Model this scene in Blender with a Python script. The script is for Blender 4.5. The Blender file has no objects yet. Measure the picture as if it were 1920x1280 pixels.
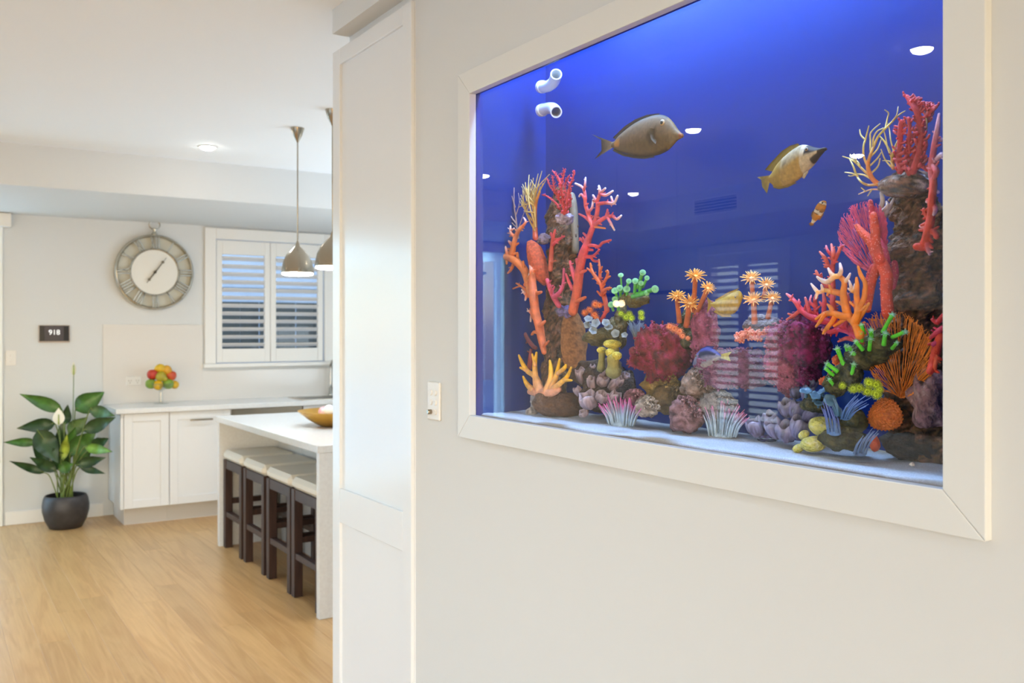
import bpy, math, random
from mathutils import Vector, Matrix, noise, Quaternion

C = bpy.context.scene.collection
R = random.Random(7)
PI = math.pi

# ------------------------------------------------------------------ camera
A = math.atan2(1105.0, 1720.0)          # yaw: Y axis turned towards +X
F = 1720.0
CX, HY, H = 960.0, 618.0, 1.5
SA, CA = math.sin(A), math.cos(A)
cam_d = bpy.data.cameras.new('camera')
cam = bpy.data.objects.new('camera', cam_d)
C.objects.link(cam)
cam.location = (0, 0, H)
cam.rotation_euler = (PI / 2, 0, -A)
cam_d.sensor_width = 36
cam_d.lens = F / 1920 * 36
cam_d.shift_y = -(640 - HY) / 1920
cam_d.clip_start = 0.05
cam_d.dof.use_dof = True
cam_d.dof.focus_distance = 2.0
cam_d.dof.aperture_fstop = 6.0
S = bpy.context.scene
S.camera = cam
S.view_settings.view_transform = 'Standard'
S.view_settings.look = 'None'
S.view_settings.gamma = 1
S.view_settings.exposure = 0.34
S.view_settings.use_curve_mapping = False

# ------------------------------------------------------------------ world
W = bpy.data.worlds.new('world'); S.world = W
W.use_nodes = True
wn = W.node_tree.nodes; wl = W.node_tree.links
bg = wn['Background']
sky = wn.new('ShaderNodeTexSky')
sky.sky_type = 'NISHITA'; sky.sun_disc = False
sky.sun_elevation = math.radians(28); sky.sun_rotation = math.radians(200)
wl.new(sky.outputs[0], bg.inputs[0])
bg.inputs[1].default_value = 0.45

sun_d = bpy.data.lights.new('sun', 'SUN'); sun_d.energy = 8.0; sun_d.angle = .012; sun_d.color = (.86, .95, 1)
sun = bpy.data.objects.new('sun', sun_d); C.objects.link(sun)
sun.rotation_euler = Vector((-1.0, .12, -1.05)).to_track_quat('-Z', 'Y').to_euler()
def area_light(name, loc, rot, sx, sy, power, col, spread=PI, parent=None):
    d = bpy.data.lights.new(name, 'AREA')
    d.shape = 'RECTANGLE'; d.size = sx; d.size_y = sy
    d.energy = power; d.color = col; d.spread = spread
    o = bpy.data.objects.new(name, d); C.objects.link(o)
    o.location = loc; o.rotation_euler = rot
    if parent: o.parent = parent
    return o

# added unseen fill lamps, besides the daylight at the sliding door
area_light('fill_light_front', (-1.9, -3.25, 1.35), (PI / 2 + .6, 0, PI), 3.8, 2.3, 14, (0.37, 0.70, 1.0))  # unseen fill lamp added behind the camera, tilted upwards
area_light('fill_light_left', (-4.25, 1.2, 1.35), (PI / 2, 0, -PI / 2), 3.4, 2.2, 14, (0.37, 0.70, 1.0))  # unseen fill lamp added at the left of the room
area_light('daylight_kitchen_door', (-1.0, 7.95, 1.2), (PI / 2, 0, 0), 2.6, 2.1, 215, (0.37, 0.70, 1.0))
area_light('fill_light_kitchen_side', (4.1, 5.2, 1.5), (PI / 2 + .85, 0, PI / 2), 3.0, 1.8, 62, (0.72, 0.87, 1.0))  # unseen fill lamp added before a closed wall, tilted towards the ceiling
DOWN_W = 21.0      # each ceiling downlight
TANK_W = 29.0      # the light bar over the tank

# ------------------------------------------------------------------ helpers
def lin(c):
    o = []
    for v in c[:3]:
        v = v / 255.0
        o.append(v / 12.92 if v <= 0.04045 else ((v + 0.055) / 1.055) ** 2.4)
    return tuple(o)

def rgba(c): return (*lin(c), 1.0)

def ray(px, py):
    u = (px - CX) / F
    return Vector((SA + u * CA, CA - u * SA, (HY - py) / F))
def PXP(px, py, X):
    d = ray(px, py); return d * (X / d.x) + Vector((0, 0, H))
def PYP(px, py, Y):
    d = ray(px, py); return d * (Y / d.y) + Vector((0, 0, H))
def PZP(px, py, z):
    d = ray(px, py); return d * ((z - H) / d.z) + Vector((0, 0, H))
def depth(p): return p[0] * SA + p[1] * CA
def ppx(p): return depth(p) / F          # metres per pixel at a point

class MB:
    def __init__(s): s.v = []; s.f = []; s.c = []
    def add(s, vs, fs, col=None):
        b = len(s.v)
        s.v.extend([tuple(v) for v in vs])
        s.f.extend([tuple(b + i for i in f) for f in fs])
        if col is None: col = (1, 1, 1)
        if callable(col): s.c.extend([col(v) for v in vs])
        elif len(col) == len(vs) and hasattr(col[0], '__len__'): s.c.extend(col)
        else: s.c.extend([col] * len(vs))
    def obj(s, name, mat, parent=None, smooth=False, loc=None, kind=None, angle=None):
        me = bpy.data.meshes.new(name)
        me.from_pydata(s.v, [], s.f)
        ca = me.color_attributes.new('col', 'FLOAT_COLOR', 'POINT')
        flat = []
        for c in s.c: flat.extend((c[0], c[1], c[2], 1.0))
        ca.data.foreach_set('color', flat)
        if mat: me.materials.append(mat)
        if smooth:
            me.polygons.foreach_set('use_smooth', [True] * len(me.polygons))
            if angle: 
                try: me.set_sharp_from_angle(angle=angle)
                except Exception: pass
        me.update()
        o = bpy.data.objects.new(name, me); C.objects.link(o)
        if loc: o.location = loc
        if parent: o.parent = parent
        if kind: o['kind'] = kind
        return o

def box(m, lo, hi, col=None, c=0.0):
    x0, y0, z0 = lo; x1, y1, z1 = hi
    if x0 > x1: x0, x1 = x1, x0
    if y0 > y1: y0, y1 = y1, y0
    if z0 > z1: z0, z1 = z1, z0
    if c <= 0:
        vs = [(x0, y0, z0), (x1, y0, z0), (x1, y1, z0), (x0, y1, z0), (x0, y0, z1), (x1, y0, z1), (x1, y1, z1), (x0, y1, z1)]
        fs = [(0, 3, 2, 1), (4, 5, 6, 7), (0, 1, 5, 4), (1, 2, 6, 5), (2, 3, 7, 6), (3, 0, 4, 7)]
        m.add(vs, fs, col); return
    c = min(c, (x1 - x0) * .49, (y1 - y0) * .49, (z1 - z0) * .49)
    vs = []; idx = {}
    for i, (X, sx) in enumerate(((x0, 1), (x1, -1))):
        for j, (Y, sy) in enumerate(((y0, 1), (y1, -1))):
            for k, (Z, sz) in enumerate(((z0, 1), (z1, -1))):
                idx[i, j, k, 0] = len(vs); vs.append((X, Y + sy * c, Z + sz * c))
                idx[i, j, k, 1] = len(vs); vs.append((X + sx * c, Y, Z + sz * c))
                idx[i, j, k, 2] = len(vs); vs.append((X + sx * c, Y + sy * c, Z))
    g = lambda *a: idx[a]
    fs = [(g(0,0,0,0), g(0,0,1,0), g(0,1,1,0), g(0,1,0,0)), (g(1,0,0,0), g(1,1,0,0), g(1,1,1,0), g(1,0,1,0)),
          (g(0,0,0,1), g(1,0,0,1), g(1,0,1,1), g(0,0,1,1)), (g(0,1,0,1), g(0,1,1,1), g(1,1,1,1), g(1,1,0,1)),
          (g(0,0,0,2), g(0,1,0,2), g(1,1,0,2), g(1,0,0,2)), (g(0,0,1,2), g(1,0,1,2), g(1,1,1,2), g(0,1,1,2))]
    for i in (0, 1):
        for j in (0, 1): fs.append((g(i,j,0,0), g(i,j,0,1), g(i,j,1,1), g(i,j,1,0)))
        for k in (0, 1): fs.append((g(i,0,k,0), g(i,0,k,2), g(i,1,k,2), g(i,1,k,0)))
    for j in (0, 1):
        for k in (0, 1): fs.append((g(0,j,k,1), g(0,j,k,2), g(1,j,k,2), g(1,j,k,1)))
    for i in (0, 1):
        for j in (0, 1):
            for k in (0, 1): fs.append((g(i,j,k,0), g(i,j,k,1), g(i,j,k,2)))
    m.add(vs, fs, col)

def frame_from(d):
    d = Vector(d).normalized()
    a = Vector((0, 0, 1)) if abs(d.z) < 0.9 else Vector((1, 0, 0))
    x = a.cross(d).normalized(); y = d.cross(x)
    return x, y, d

def lathe(m, prof, o=(0, 0, 0), axis=(0, 0, 1), n=24, col=None, xs=1.0):
    x, y, d = frame_from(axis); o = Vector(o)
    vs = []; fs = []; cs = []
    k = len(prof)
    for i in range(n):
        a = 2 * PI * i / n
        for p in prof:
            vs.append(o + x * (math.cos(a) * p[0] * xs) + y * (math.sin(a) * p[0]) + d * p[1])
            cs.append(p[2] if len(p) > 2 else (col or (1, 1, 1)))
    for i in range(n):
        j = (i + 1) % n
        for q in range(k - 1):
            fs.append((i * k + q, j * k + q, j * k + q + 1, i * k + q + 1))
    m.add(vs, fs, cs)

def catmull(pts, sub):
    if len(pts) < 3 or sub < 2:
        if sub < 2 or len(pts) < 2: return pts
    out = []
    n = len(pts)
    for i in range(n - 1):
        p0 = pts[max(i - 1, 0)]; p1 = pts[i]; p2 = pts[i + 1]; p3 = pts[min(i + 2, n - 1)]
        for s in range(sub):
            t = s / sub; t2 = t * t; t3 = t2 * t
            out.append([0.5 * (2 * b + (c - a) * t + (2 * a - 5 * b + 4 * c - d) * t2 + (3 * b - a - 3 * c + d) * t3)
                        for a, b, c, d in zip(p0, p1, p2, p3)])
    out.append(list(pts[-1]))
    return out

def tube(m, pts, rad, n=8, col=None, sub=3, cap=True, wob=0.0, nz=None):
    """pts: world points, rad: radius per point, col: a colour, (c0,c1) gradient or a function of t"""
    q = catmull([[*p, r] for p, r in zip(pts, rad)], sub)
    P = [Vector(a[:3]) for a in q]; Rr = [max(a[3], 1e-5) for a in q]
    k = len(P)
    tang = []
    for i in range(k):
        t = P[min(i + 1, k - 1)] - P[max(i - 1, 0)]
        tang.append(t.normalized() if t.length > 1e-9 else Vector((0, 0, 1)))
    if cap:      # rounded ends
        e = Rr[-1]; P += [P[-1] + tang[-1] * e * .6, P[-1] + tang[-1] * e * .95]; Rr += [e * .8, e * .3]; tang += [tang[-1]] * 2
        b = Rr[0]; P = [P[0] - tang[0] * b * .9, P[0] - tang[0] * b * .5] + P; Rr = [b * .3, b * .85] + Rr; tang = [tang[0]] * 2 + tang
    k = len(P)
    x, y, d = frame_from(tang[0])
    vs = []; fs = []; cs = []
    for i in range(k):
        t = tang[i]
        x = (x - t * x.dot(t))
        if x.length < 1e-6: x = frame_from(t)[0]
        x.normalize(); y = t.cross(x)
        tt = i / (k - 1)
        cc = col(tt) if callable(col) else (col or (1, 1, 1))
        for j in range(n):
            a = 2 * PI * j / n
            r = Rr[i]
            v = P[i] + x * (math.cos(a) * r) + y * (math.sin(a) * r)
            if nz:
                amp, sc = nz
                v = v + (v - P[i]) * (amp * (noise.fractal(v * sc, .8, 2.1, 3)))
            elif wob:
                v = v + (v - P[i]) * (wob * noise.noise(v * 260))
            vs.append(v); cs.append(cc)
    for i in range(k - 1):
        for j in range(n):
            j2 = (j + 1) % n
            fs.append((i * n + j, i * n + j2, (i + 1) * n + j2, (i + 1) * n + j))
    fs.append(tuple(range(n - 1, -1, -1))); fs.append(tuple((k - 1) * n + j for j in range(n)))
    m.add(vs, fs, cs)

def ellipsoid(m, c, ax, r, nu=16, nv=10, col=None, nz=None, cut=None):
    """ax: three unit axes, r: three radii"""
    c = Vector(c); vs = []; fs = []; cs = []
    X, Y, Z = [Vector(a) for a in ax]
    for i in range(nv + 1):
        th = PI * i / nv
        for j in range(nu):
            ph = 2 * PI * j / nu
            n_ = X * (math.sin(th) * math.cos(ph) * r[0]) + Y * (math.sin(th) * math.sin(ph) * r[1]) + Z * (math.cos(th) * r[2])
            v = c + n_
            if nz:
                amp, sc = nz
                v = c + n_ * (1 + amp * noise.fractal(v * sc, .9, 2.1, 4))
            vs.append(v)
            cs.append(col(v) if callable(col) else (col or (1, 1, 1)))
    for i in range(nv):
        for j in range(nu):
            j2 = (j + 1) % nu
            fs.append((i * nu + j, i * nu + j2, (i + 1) * nu + j2, (i + 1) * nu + j))
    m.add(vs, fs, cs)

XYZ = ((1, 0, 0), (0, 1, 0), (0, 0, 1))

# ------------------------------------------------------------------ materials
def mat(name, c, rough=0.5, c2=None, nscale=8, ndetail=3, bump=0.0, bscale=60, metal=0.0, spec=0.5, attr=False,
        coat=0.0, stretch=None, boost=None, emit=None, estr=1.0, bdist=0.004, sss=0.0, vor=False):
    m = bpy.data.materials.new(name); m.use_nodes = True
    N = m.node_tree.nodes; L = m.node_tree.links
    b = N['Principled BSDF']
    b.inputs['Roughness'].default_value = rough
    b.inputs['Metallic'].default_value = metal
    b.inputs['Specular IOR Level'].default_value = spec
    b.inputs['Coat Weight'].default_value = coat
    tc = N.new('ShaderNodeTexCoord')
    mp = N.new('ShaderNodeMapping')
    if stretch: mp.inputs['Scale'].default_value = stretch
    L.new(tc.outputs['Object'], mp.inputs['Vector'])
    src = None
    if attr:
        at = N.new('ShaderNodeAttribute'); at.attribute_name = 'col'
        src = at.outputs['Color']
    if c2 is not None or attr:
        nt = N.new('ShaderNodeTexNoise'); nt.inputs['Scale'].default_value = nscale; nt.inputs['Detail'].default_value = ndetail
        L.new(mp.outputs[0], nt.inputs['Vector'])
        if attr:
            rp = N.new('ShaderNodeMapRange'); rp.inputs[1].default_value = .3; rp.inputs[2].default_value = .7
            rp.inputs[3].default_value = .72; rp.inputs[4].default_value = 1.15
            L.new(nt.outputs[0], rp.inputs[0])
            mx = N.new('ShaderNodeVectorMath'); mx.operation = 'SCALE'
            L.new(src, mx.inputs[0]); L.new(rp.outputs[0], mx.inputs['Scale'])
            if boost is not None:
                bo = N.new('ShaderNodeVectorMath'); bo.operation = 'MULTIPLY'; bo.inputs[1].default_value = boost
                L.new(mx.outputs[0], bo.inputs[0]); L.new(bo.outputs[0], b.inputs['Base Color'])
            else: L.new(mx.outputs[0], b.inputs['Base Color'])
        else:
            rp = N.new('ShaderNodeValToRGB')
            rp.color_ramp.elements[0].position = .35; rp.color_ramp.elements[1].position = .68
            rp.color_ramp.elements[0].color = rgba(c); rp.color_ramp.elements[1].color = rgba(c2)
            L.new(nt.outputs[0], rp.inputs[0]); L.new(rp.outputs[0], b.inputs['Base Color'])
    else:
        b.inputs['Base Color'].default_value = rgba(c)
    if bump:
        if vor:
            bt = N.new('ShaderNodeTexVoronoi'); bt.inputs['Scale'].default_value = bscale; out = bt.outputs['Distance']
        else:
            bt = N.new('ShaderNodeTexNoise'); bt.inputs['Scale'].default_value = bscale; bt.inputs['Detail'].default_value = 4; out = bt.outputs[0]
        L.new(mp.outputs[0], bt.inputs['Vector'])
        bp = N.new('ShaderNodeBump'); bp.inputs['Strength'].default_value = bump; bp.inputs['Distance'].default_value = bdist
        if vor: bp.invert = True
        L.new(out, bp.inputs['Height']); L.new(bp.outputs[0], b.inputs['Normal'])
    if emit:
        b.inputs['Emission Color'].default_value = rgba(emit); b.inputs['Emission Strength'].default_value = estr
    return m

def glass_mat(name, ior, rough=0.0, tint=(1, 1, 1)):
    m = bpy.data.materials.new(name); m.use_nodes = True
    N = m.node_tree.nodes; L = m.node_tree.links
    N.remove(N['Principled BSDF'])
    out = N['Material Output']
    fr = N.new('ShaderNodeFresnel'); fr.inputs[0].default_value = ior
    tr = N.new('ShaderNodeBsdfTransparent'); tr.inputs[0].default_value = (*tint, 1)
    gl = N.new('ShaderNodeBsdfGlossy'); gl.inputs['Roughness'].default_value = rough
    mx = N.new('ShaderNodeMixShader')
    ge = N.new('ShaderNodeNewGeometry'); inv = N.new('ShaderNodeMath'); inv.operation = 'SUBTRACT'; inv.inputs[0].default_value = 1.0
    mu = N.new('ShaderNodeMath'); mu.operation = 'MULTIPLY'
    L.new(ge.outputs['Backfacing'], inv.inputs[1]); L.new(fr.outputs[0], mu.inputs[0]); L.new(inv.outputs[0], mu.inputs[1])
    L.new(mu.outputs[0], mx.inputs[0]); L.new(tr.outputs[0], mx.inputs[1]); L.new(gl.outputs[0], mx.inputs[2])
    L.new(mx.outputs[0], out.inputs[0])
    return m

M = {}
M['wall'] = mat('wall_paint', (218, 221, 222), .75, bump=.06, bscale=420, bdist=.001)
M['ceiling'] = mat('ceiling_paint', (244, 248, 252), .85)
M['trim'] = mat('satin_trim', (238, 237, 233), .35, bump=.015, bscale=90, bdist=.001)
M['framew'] = mat('painted_frame', (224, 227, 227), .4, bump=.02, bscale=120, bdist=.001)
M['cab'] = mat('cabinet_lacquer', (231, 235, 239), .2, spec=.5)
M['cabwhite'] = mat('kitchen_lacquer', (222, 222, 221), .3)
M['stone'] = mat('white_stone', (226, 226, 224), .16, c2=(220, 219, 217), nscale=60)
M['splash'] = mat('splashback', (226, 222, 216), .12)
M['kick'] = mat('kickboard', (196, 190, 181), .45)
M['steel'] = mat('brushed_steel', (166, 154, 136), .22, metal=1.0, bump=.03, bscale=30, stretch=(1, 1, 14), bdist=.001)
M['chrome'] = mat('chrome', (205, 203, 196), .12, metal=1.0)
M['silver'] = mat('aged_silver', (206, 202, 190), .2, c2=(186, 180, 166), nscale=20, metal=.85)
M['darkwood'] = mat('stained_timber', (66, 44, 36), .45, c2=(48, 31, 26), nscale=6, stretch=(8, 8, 1), bump=.05, bscale=20)
M['leather'] = mat('cream_leather', (226, 220, 206), .42, bump=.08, bscale=220, bdist=.001)
M['black'] = mat('black_plastic', (24, 23, 23), .35)
M['white_plastic'] = mat('white_plastic', (232, 231, 228), .35)
M['lamp'] = mat('lamp_glow', (255, 252, 244), .4, emit=(255, 250, 240), estr=45)
M['pot'] = mat('charcoal_pot', (58, 54, 54), .45, c2=(48, 45, 45), nscale=30)
M['pebble'] = mat('pale_pebbles', (196, 188, 165), .8, c2=(150, 142, 120), nscale=90, bump=.6, bscale=130)
M['leaf'] = mat('leaf', (60, 100, 40), .38, attr=True, nscale=26, bump=.1, bscale=30)
M['petal'] = mat('spathe', (240, 240, 230), .5)
M['glass'] = glass_mat('clear_glass', 1.5)
M['bowlglass'] = glass_mat('bowl_glass', 1.9, tint=(.86, .88, .87))
M['tankglass'] = glass_mat('tank_glass', 1.8)
M['water'] = glass_mat('tank_water', 1.03, tint=(.97, .985, 1))
M['tv'] = mat('screen_glass', (10, 11, 14), .08)
M['patio'] = mat('patio_paving', (150, 160, 172), .7, c2=(130, 140, 150), nscale=5)
M['fence'] = mat('fence_paint', (58, 66, 66), .6, c2=(48, 56, 56), nscale=4)
M['siding'] = mat('weatherboard', (128, 148, 170), .7, c2=(118, 138, 160), nscale=3)
M['outleaf'] = mat('garden_foliage', (70, 104, 74), .6, c2=(150, 176, 160), nscale=18)
M['bark'] = mat('bark', (80, 68, 58), .8)

# wood planks: object-space grain with a per-object shift
def wood_mat():
    m = bpy.data.materials.new('oak_planks'); m.use_nodes = True
    N = m.node_tree.nodes; L = m.node_tree.links; b = N['Principled BSDF']
    b.inputs['Roughness'].default_value = .33
    b.inputs['Specular IOR Level'].default_value = .55
    tc = N.new('ShaderNodeTexCoord'); oi = N.new('ShaderNodeObjectInfo')
    off = N.new('ShaderNodeVectorMath'); off.operation = 'SCALE'; off.inputs['Scale'].default_value = 37.0
    cmb = N.new('ShaderNodeCombineXYZ')
    L.new(oi.outputs['Random'], cmb.inputs[0]); L.new(oi.outputs['Random'], cmb.inputs[1]); L.new(oi.outputs['Random'], cmb.inputs[2])
    L.new(cmb.outputs[0], off.inputs[0])
    ad = N.new('ShaderNodeVectorMath'); ad.operation = 'ADD'
    L.new(tc.outputs['Object'], ad.inputs[0]); L.new(off.outputs[0], ad.inputs[1])
    mp = N.new('ShaderNodeMapping'); mp.inputs['Scale'].default_value = (6, .6, 1)
    L.new(ad.outputs[0], mp.inputs[0])
    n1 = N.new('ShaderNodeTexNoise'); n1.inputs['Scale'].default_value = 1.6; n1.inputs['Detail'].default_value = 3; n1.inputs['Distortion'].default_value = 1.2
    L.new(mp.outputs[0], n1.inputs['Vector'])
    wv = N.new('ShaderNodeMath'); wv.operation = 'MULTIPLY'; wv.inputs[1].default_value = 20
    L.new(n1.outputs[0], wv.inputs[0])
    sn = N.new('ShaderNodeMath'); sn.operation = 'SINE'; L.new(wv.outputs[0], sn.inputs[0])
    mp2 = N.new('ShaderNodeMapping'); mp2.inputs['Scale'].default_value = (80, 3, 1)
    L.new(ad.outputs[0], mp2.inputs[0])
    n2 = N.new('ShaderNodeTexNoise'); n2.inputs['Scale'].default_value = 1.0; n2.inputs['Detail'].default_value = 4
    L.new(mp2.outputs[0], n2.inputs['Vector'])
    mr = N.new('ShaderNodeMapRange'); mr.inputs[1].default_value = -1; mr.inputs[2].default_value = 1; mr.inputs[3].default_value = 0; mr.inputs[4].default_value = .30
    L.new(sn.outputs[0], mr.inputs[0])
    a2 = N.new('ShaderNodeMath'); a2.operation = 'MULTIPLY_ADD'; a2.inputs[1].default_value = .75
    L.new(n2.outputs[0], a2.inputs[0]); L.new(mr.outputs[0], a2.inputs[2])
    rp = N.new('ShaderNodeValToRGB')
    e = rp.color_ramp.elements
    e[0].position = .1; e[0].color = rgba((212, 170, 114)); e[1].position = 1.0; e[1].color = rgba((178, 130, 76))
    L.new(a2.outputs[0], rp.inputs[0])
    hs = N.new('ShaderNodeHueSaturation')
    v = N.new('ShaderNodeMapRange'); v.inputs[3].default_value = .93; v.inputs[4].default_value = 1.06
    L.new(oi.outputs['Random'], v.inputs[0]); L.new(v.outputs[0], hs.inputs['Value'])
    L.new(rp.outputs[0], hs.inputs['Color']); L.new(hs.outputs[0], b.inputs['Base Color'])
    return m
M['oak'] = wood_mat()

def thing(name, label=None, cat=None, group=None, loc=(0, 0, 0), rz=0.0, kind=None):
    o = bpy.data.objects.new(name, None); C.objects.link(o)
    o.location = loc; o.rotation_euler = (0, 0, rz); o.empty_display_size = .05
    if label: o['label'] = label
    if cat: o['category'] = cat
    if group: o['group'] = group
    if kind: o['kind'] = kind
    return o
def tag(o, label, cat, group=None):
    o['label'] = label; o['category'] = cat
    if group: o['group'] = group
    return o
def local(o, parent):       # parent built in world coordinates: keep world placement under a moved Empty
    o.parent = parent
    o.matrix_parent_inverse = Matrix.Translation(-parent.location) if parent.rotation_euler.z == 0 else \
        (Matrix.Translation(parent.location) @ Matrix.Rotation(parent.rotation_euler.z, 4, 'Z')).inverted()
    return o

# ------------------------------------------------------------------ dimensions
XW = 1.30; CEIL = 2.645; SOF = 2.388; YB = 8.01; XL = -4.32; YF = -3.3; XR = 4.2
YW = 2.583                      # end of the aquarium wall
AY0, AY1, AZ0, AZ1 = 0.741, 2.285, 1.195, 2.226     # outside of the aquarium frame
B = 0.066                       # frame width

def struct(m, name, mt, **k):
    return m.obj(name, mt, kind='structure', **k)
def wall_cut(m, axis, p0, p1, a0, a1, z0, z1, holes):
    """wall slab between p0..p1 on `axis`, spanning a0..a1, with rectangular holes (a0,a1,z0,z1)"""
    As = sorted({a0, a1, *[h[0] for h in holes], *[h[1] for h in holes]})
    for i in range(len(As) - 1):
        u0, u1 = As[i], As[i + 1]
        zs = [(z0, z1)]
        for h in holes:
            if h[0] <= u0 and h[1] >= u1:
                nz = []
                for q in zs:
                    if h[2] > q[0]: nz.append((q[0], min(h[2], q[1])))
                    if h[3] < q[1]: nz.append((max(h[3], q[0]), q[1]))
                zs = nz
        for q in zs:
            if axis == 'x': box(m, (p0, u0, q[0]), (p1, u1, q[1]))
            else: box(m, (u0, p0, q[0]), (u1, p1, q[1]))

# ------------------------------------------------------------------ floor
m = MB(); box(m, (XL - .1, YF - .1, -.12), (XR, YB + .1, -.012))
floor = struct(m, 'floor', mat('subfloor', (120, 96, 66), .7))
PWD, PLN = .133, 1.9
pm = MB(); box(pm, (-PWD / 2 + .0003, -PLN / 2 + .0003, -.012), (PWD / 2 - .0003, PLN / 2 - .0003, 0), c=.0005)
proto = None
def near_zone(x, y): return -1.0 < x < 2.75 and 1.9 < y < 8.3
far = MB()
rows = int((XR - XL) / PWD) + 1
for i in range(rows):
    x = XL + PWD * (i + .5)
    y = YF - R.random() * PLN + PLN / 2
    while y - PLN / 2 < YB:
        if near_zone(x, y + (PLN / 2 if y < 5 else -PLN / 2)):
            if proto is None:
                proto = pm.obj('plank', M['oak'], floor); o = proto
            else:
                o = proto.copy(); C.objects.link(o)
            o.location = (x, y, 0)
        else:
            box(far, (x - PWD / 2 + .0003, y - PLN / 2 + .0003, -.012), (x + PWD / 2 - .0003, y + PLN / 2 - .0003, 0))
        y += PLN
far.obj('far_planks', M['oak'], floor, kind='stuff')

# ------------------------------------------------------------------ ceiling, walls
m = MB(); box(m, (XL - .1, YF - .1, CEIL), (XR, YB + .1, CEIL + .1)); struct(m, 'ceiling', M['ceiling'])
m = MB(); wall_cut(m, 'x', XW, XW + .32, YF, YW, 0, CEIL, [(AY0 + .02, AY1 - .02, AZ0 + .02, 2.62)])
# close the slot over the tank above the frame
box(m, (XW, AY0 + .02, AZ1 - .02), (XW + .004, AY1 - .02, 2.62))
struct(m, 'wall_right', M['wall'])
# sliding-door opening and kitchen window in the back wall
WX0, WX1, WZ0, WZ1 = 2.10, 3.11, 1.21, 2.29
DX0, DX1, DZ1 = -2.42, 0.46, 2.27
m = MB(); wall_cut(m, 'y', YB, YB + .18, XL - .1, XR, 0, CEIL, [(WX0, WX1, WZ0, WZ1), (DX0, DX1, 0, DZ1)])
struct(m, 'wall_back', M['wall'])
LY0, LY1, LZ0, LZ1 = 5.98, 7.03, .42, 2.29
m = MB(); wall_cut(m, 'x', XL - .18, XL, YF, YB, 0, CEIL, [(LY0, LY1, LZ0, LZ1), (-.6, 3.0, .1, 2.4)])
struct(m, 'wall_left', M['wall'])
m = MB(); wall_cut(m, 'y', YF - .18, YF, XL - .1, XR, 0, CEIL, [(-3.8, 1.0, .1, 2.45)])
struct(m, 'wall_front', M['wall'])
m = MB(); box(m, (XR - .05, YW - .5, 0), (XR + .1, YB, CEIL)); struct(m, 'wall_kitchen_side', M['wall'])
m = MB(); box(m, (XW + .32, YW - .16, 0), (XR, YW, CEIL)); struct(m, 'wall_kitchen_end', M['wall'])
# soffits
m = MB(); box(m, (-2.8, 6.39, SOF), (XR, YB, CEIL)); struct(m, 'ceiling_soffit_back', M['wall'])
m = MB(); box(m, (XL, YF, SOF), (-2.8, YB, CEIL)); struct(m, 'ceiling_soffit_left', M['wall'])
m = MB(); box(m, (1.2345, 1.9, 2.558), (XW, 3.11, CEIL)); box(m, (XW, 2.583, 2.53), (2.0, 3.11, CEIL))
struct(m, 'ceiling_bulkhead_right', M['wall'])
m = MB(); box(m, (.53, YB - .014, 0), (1.225, YB, .105), c=.004); struct(m, 'baseboard_back', M['trim'])
m = MB(); box(m, (XL, YB - .014, 0), (DX0 - .1, YB, .105), c=.004); struct(m, 'baseboard_back_left', M['trim'])
m = MB(); box(m, (XL, 3.05, 0), (XL + .014, YB - .02, .105), c=.004); struct(m, 'baseboard_left', M['trim'])

# ------------------------------------------------------------------ sliding door with its curtain pelmet
door = thing('door_1', 'white framed sliding glass door to the paved patio', 'door', kind='structure')
m = MB()
box(m, (DX0 - .09, YB - .022, 0), (DX0, YB, DZ1 + .02), c=.004); box(m, (DX1, YB - .022, 0), (DX1 + .055, YB, DZ1 + .02), c=.004)
m.obj('casing', M['trim'], door)
w3 = (DX1 - DX0) / 3
for i in range(3):
    a0 = DX0 + w3 * i; a1 = a0 + w3; yy = YB + .03 + .03 * (i % 2)
    m = MB()
    for lo, hi in (((a0, 0.02), (a0 + .06, DZ1)), ((a1 - .06, .02), (a1, DZ1)), ((a0 + .06, .02), (a1 - .06, .11)), ((a0 + .06, DZ1 - .07), (a1 - .06, DZ1))):
        box(m, (lo[0], yy, lo[1]), (hi[0], yy + .035, hi[1]))
    s = m.obj('sliding_panel', M['trim'], door)
    g = MB(); box(g, (a0 + .06, yy + .014, .11), (a1 - .06, yy + .02, DZ1 - .07)); g.obj('pane', M['glass'], s)
m = MB(); box(m, (DX0 - .1, YB - .11, 2.282), (.566, YB, 2.383), c=.004)
tag(m.obj('curtain_pelmet', M['trim']), 'white box pelmet over the sliding door', 'pelmet')

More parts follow.
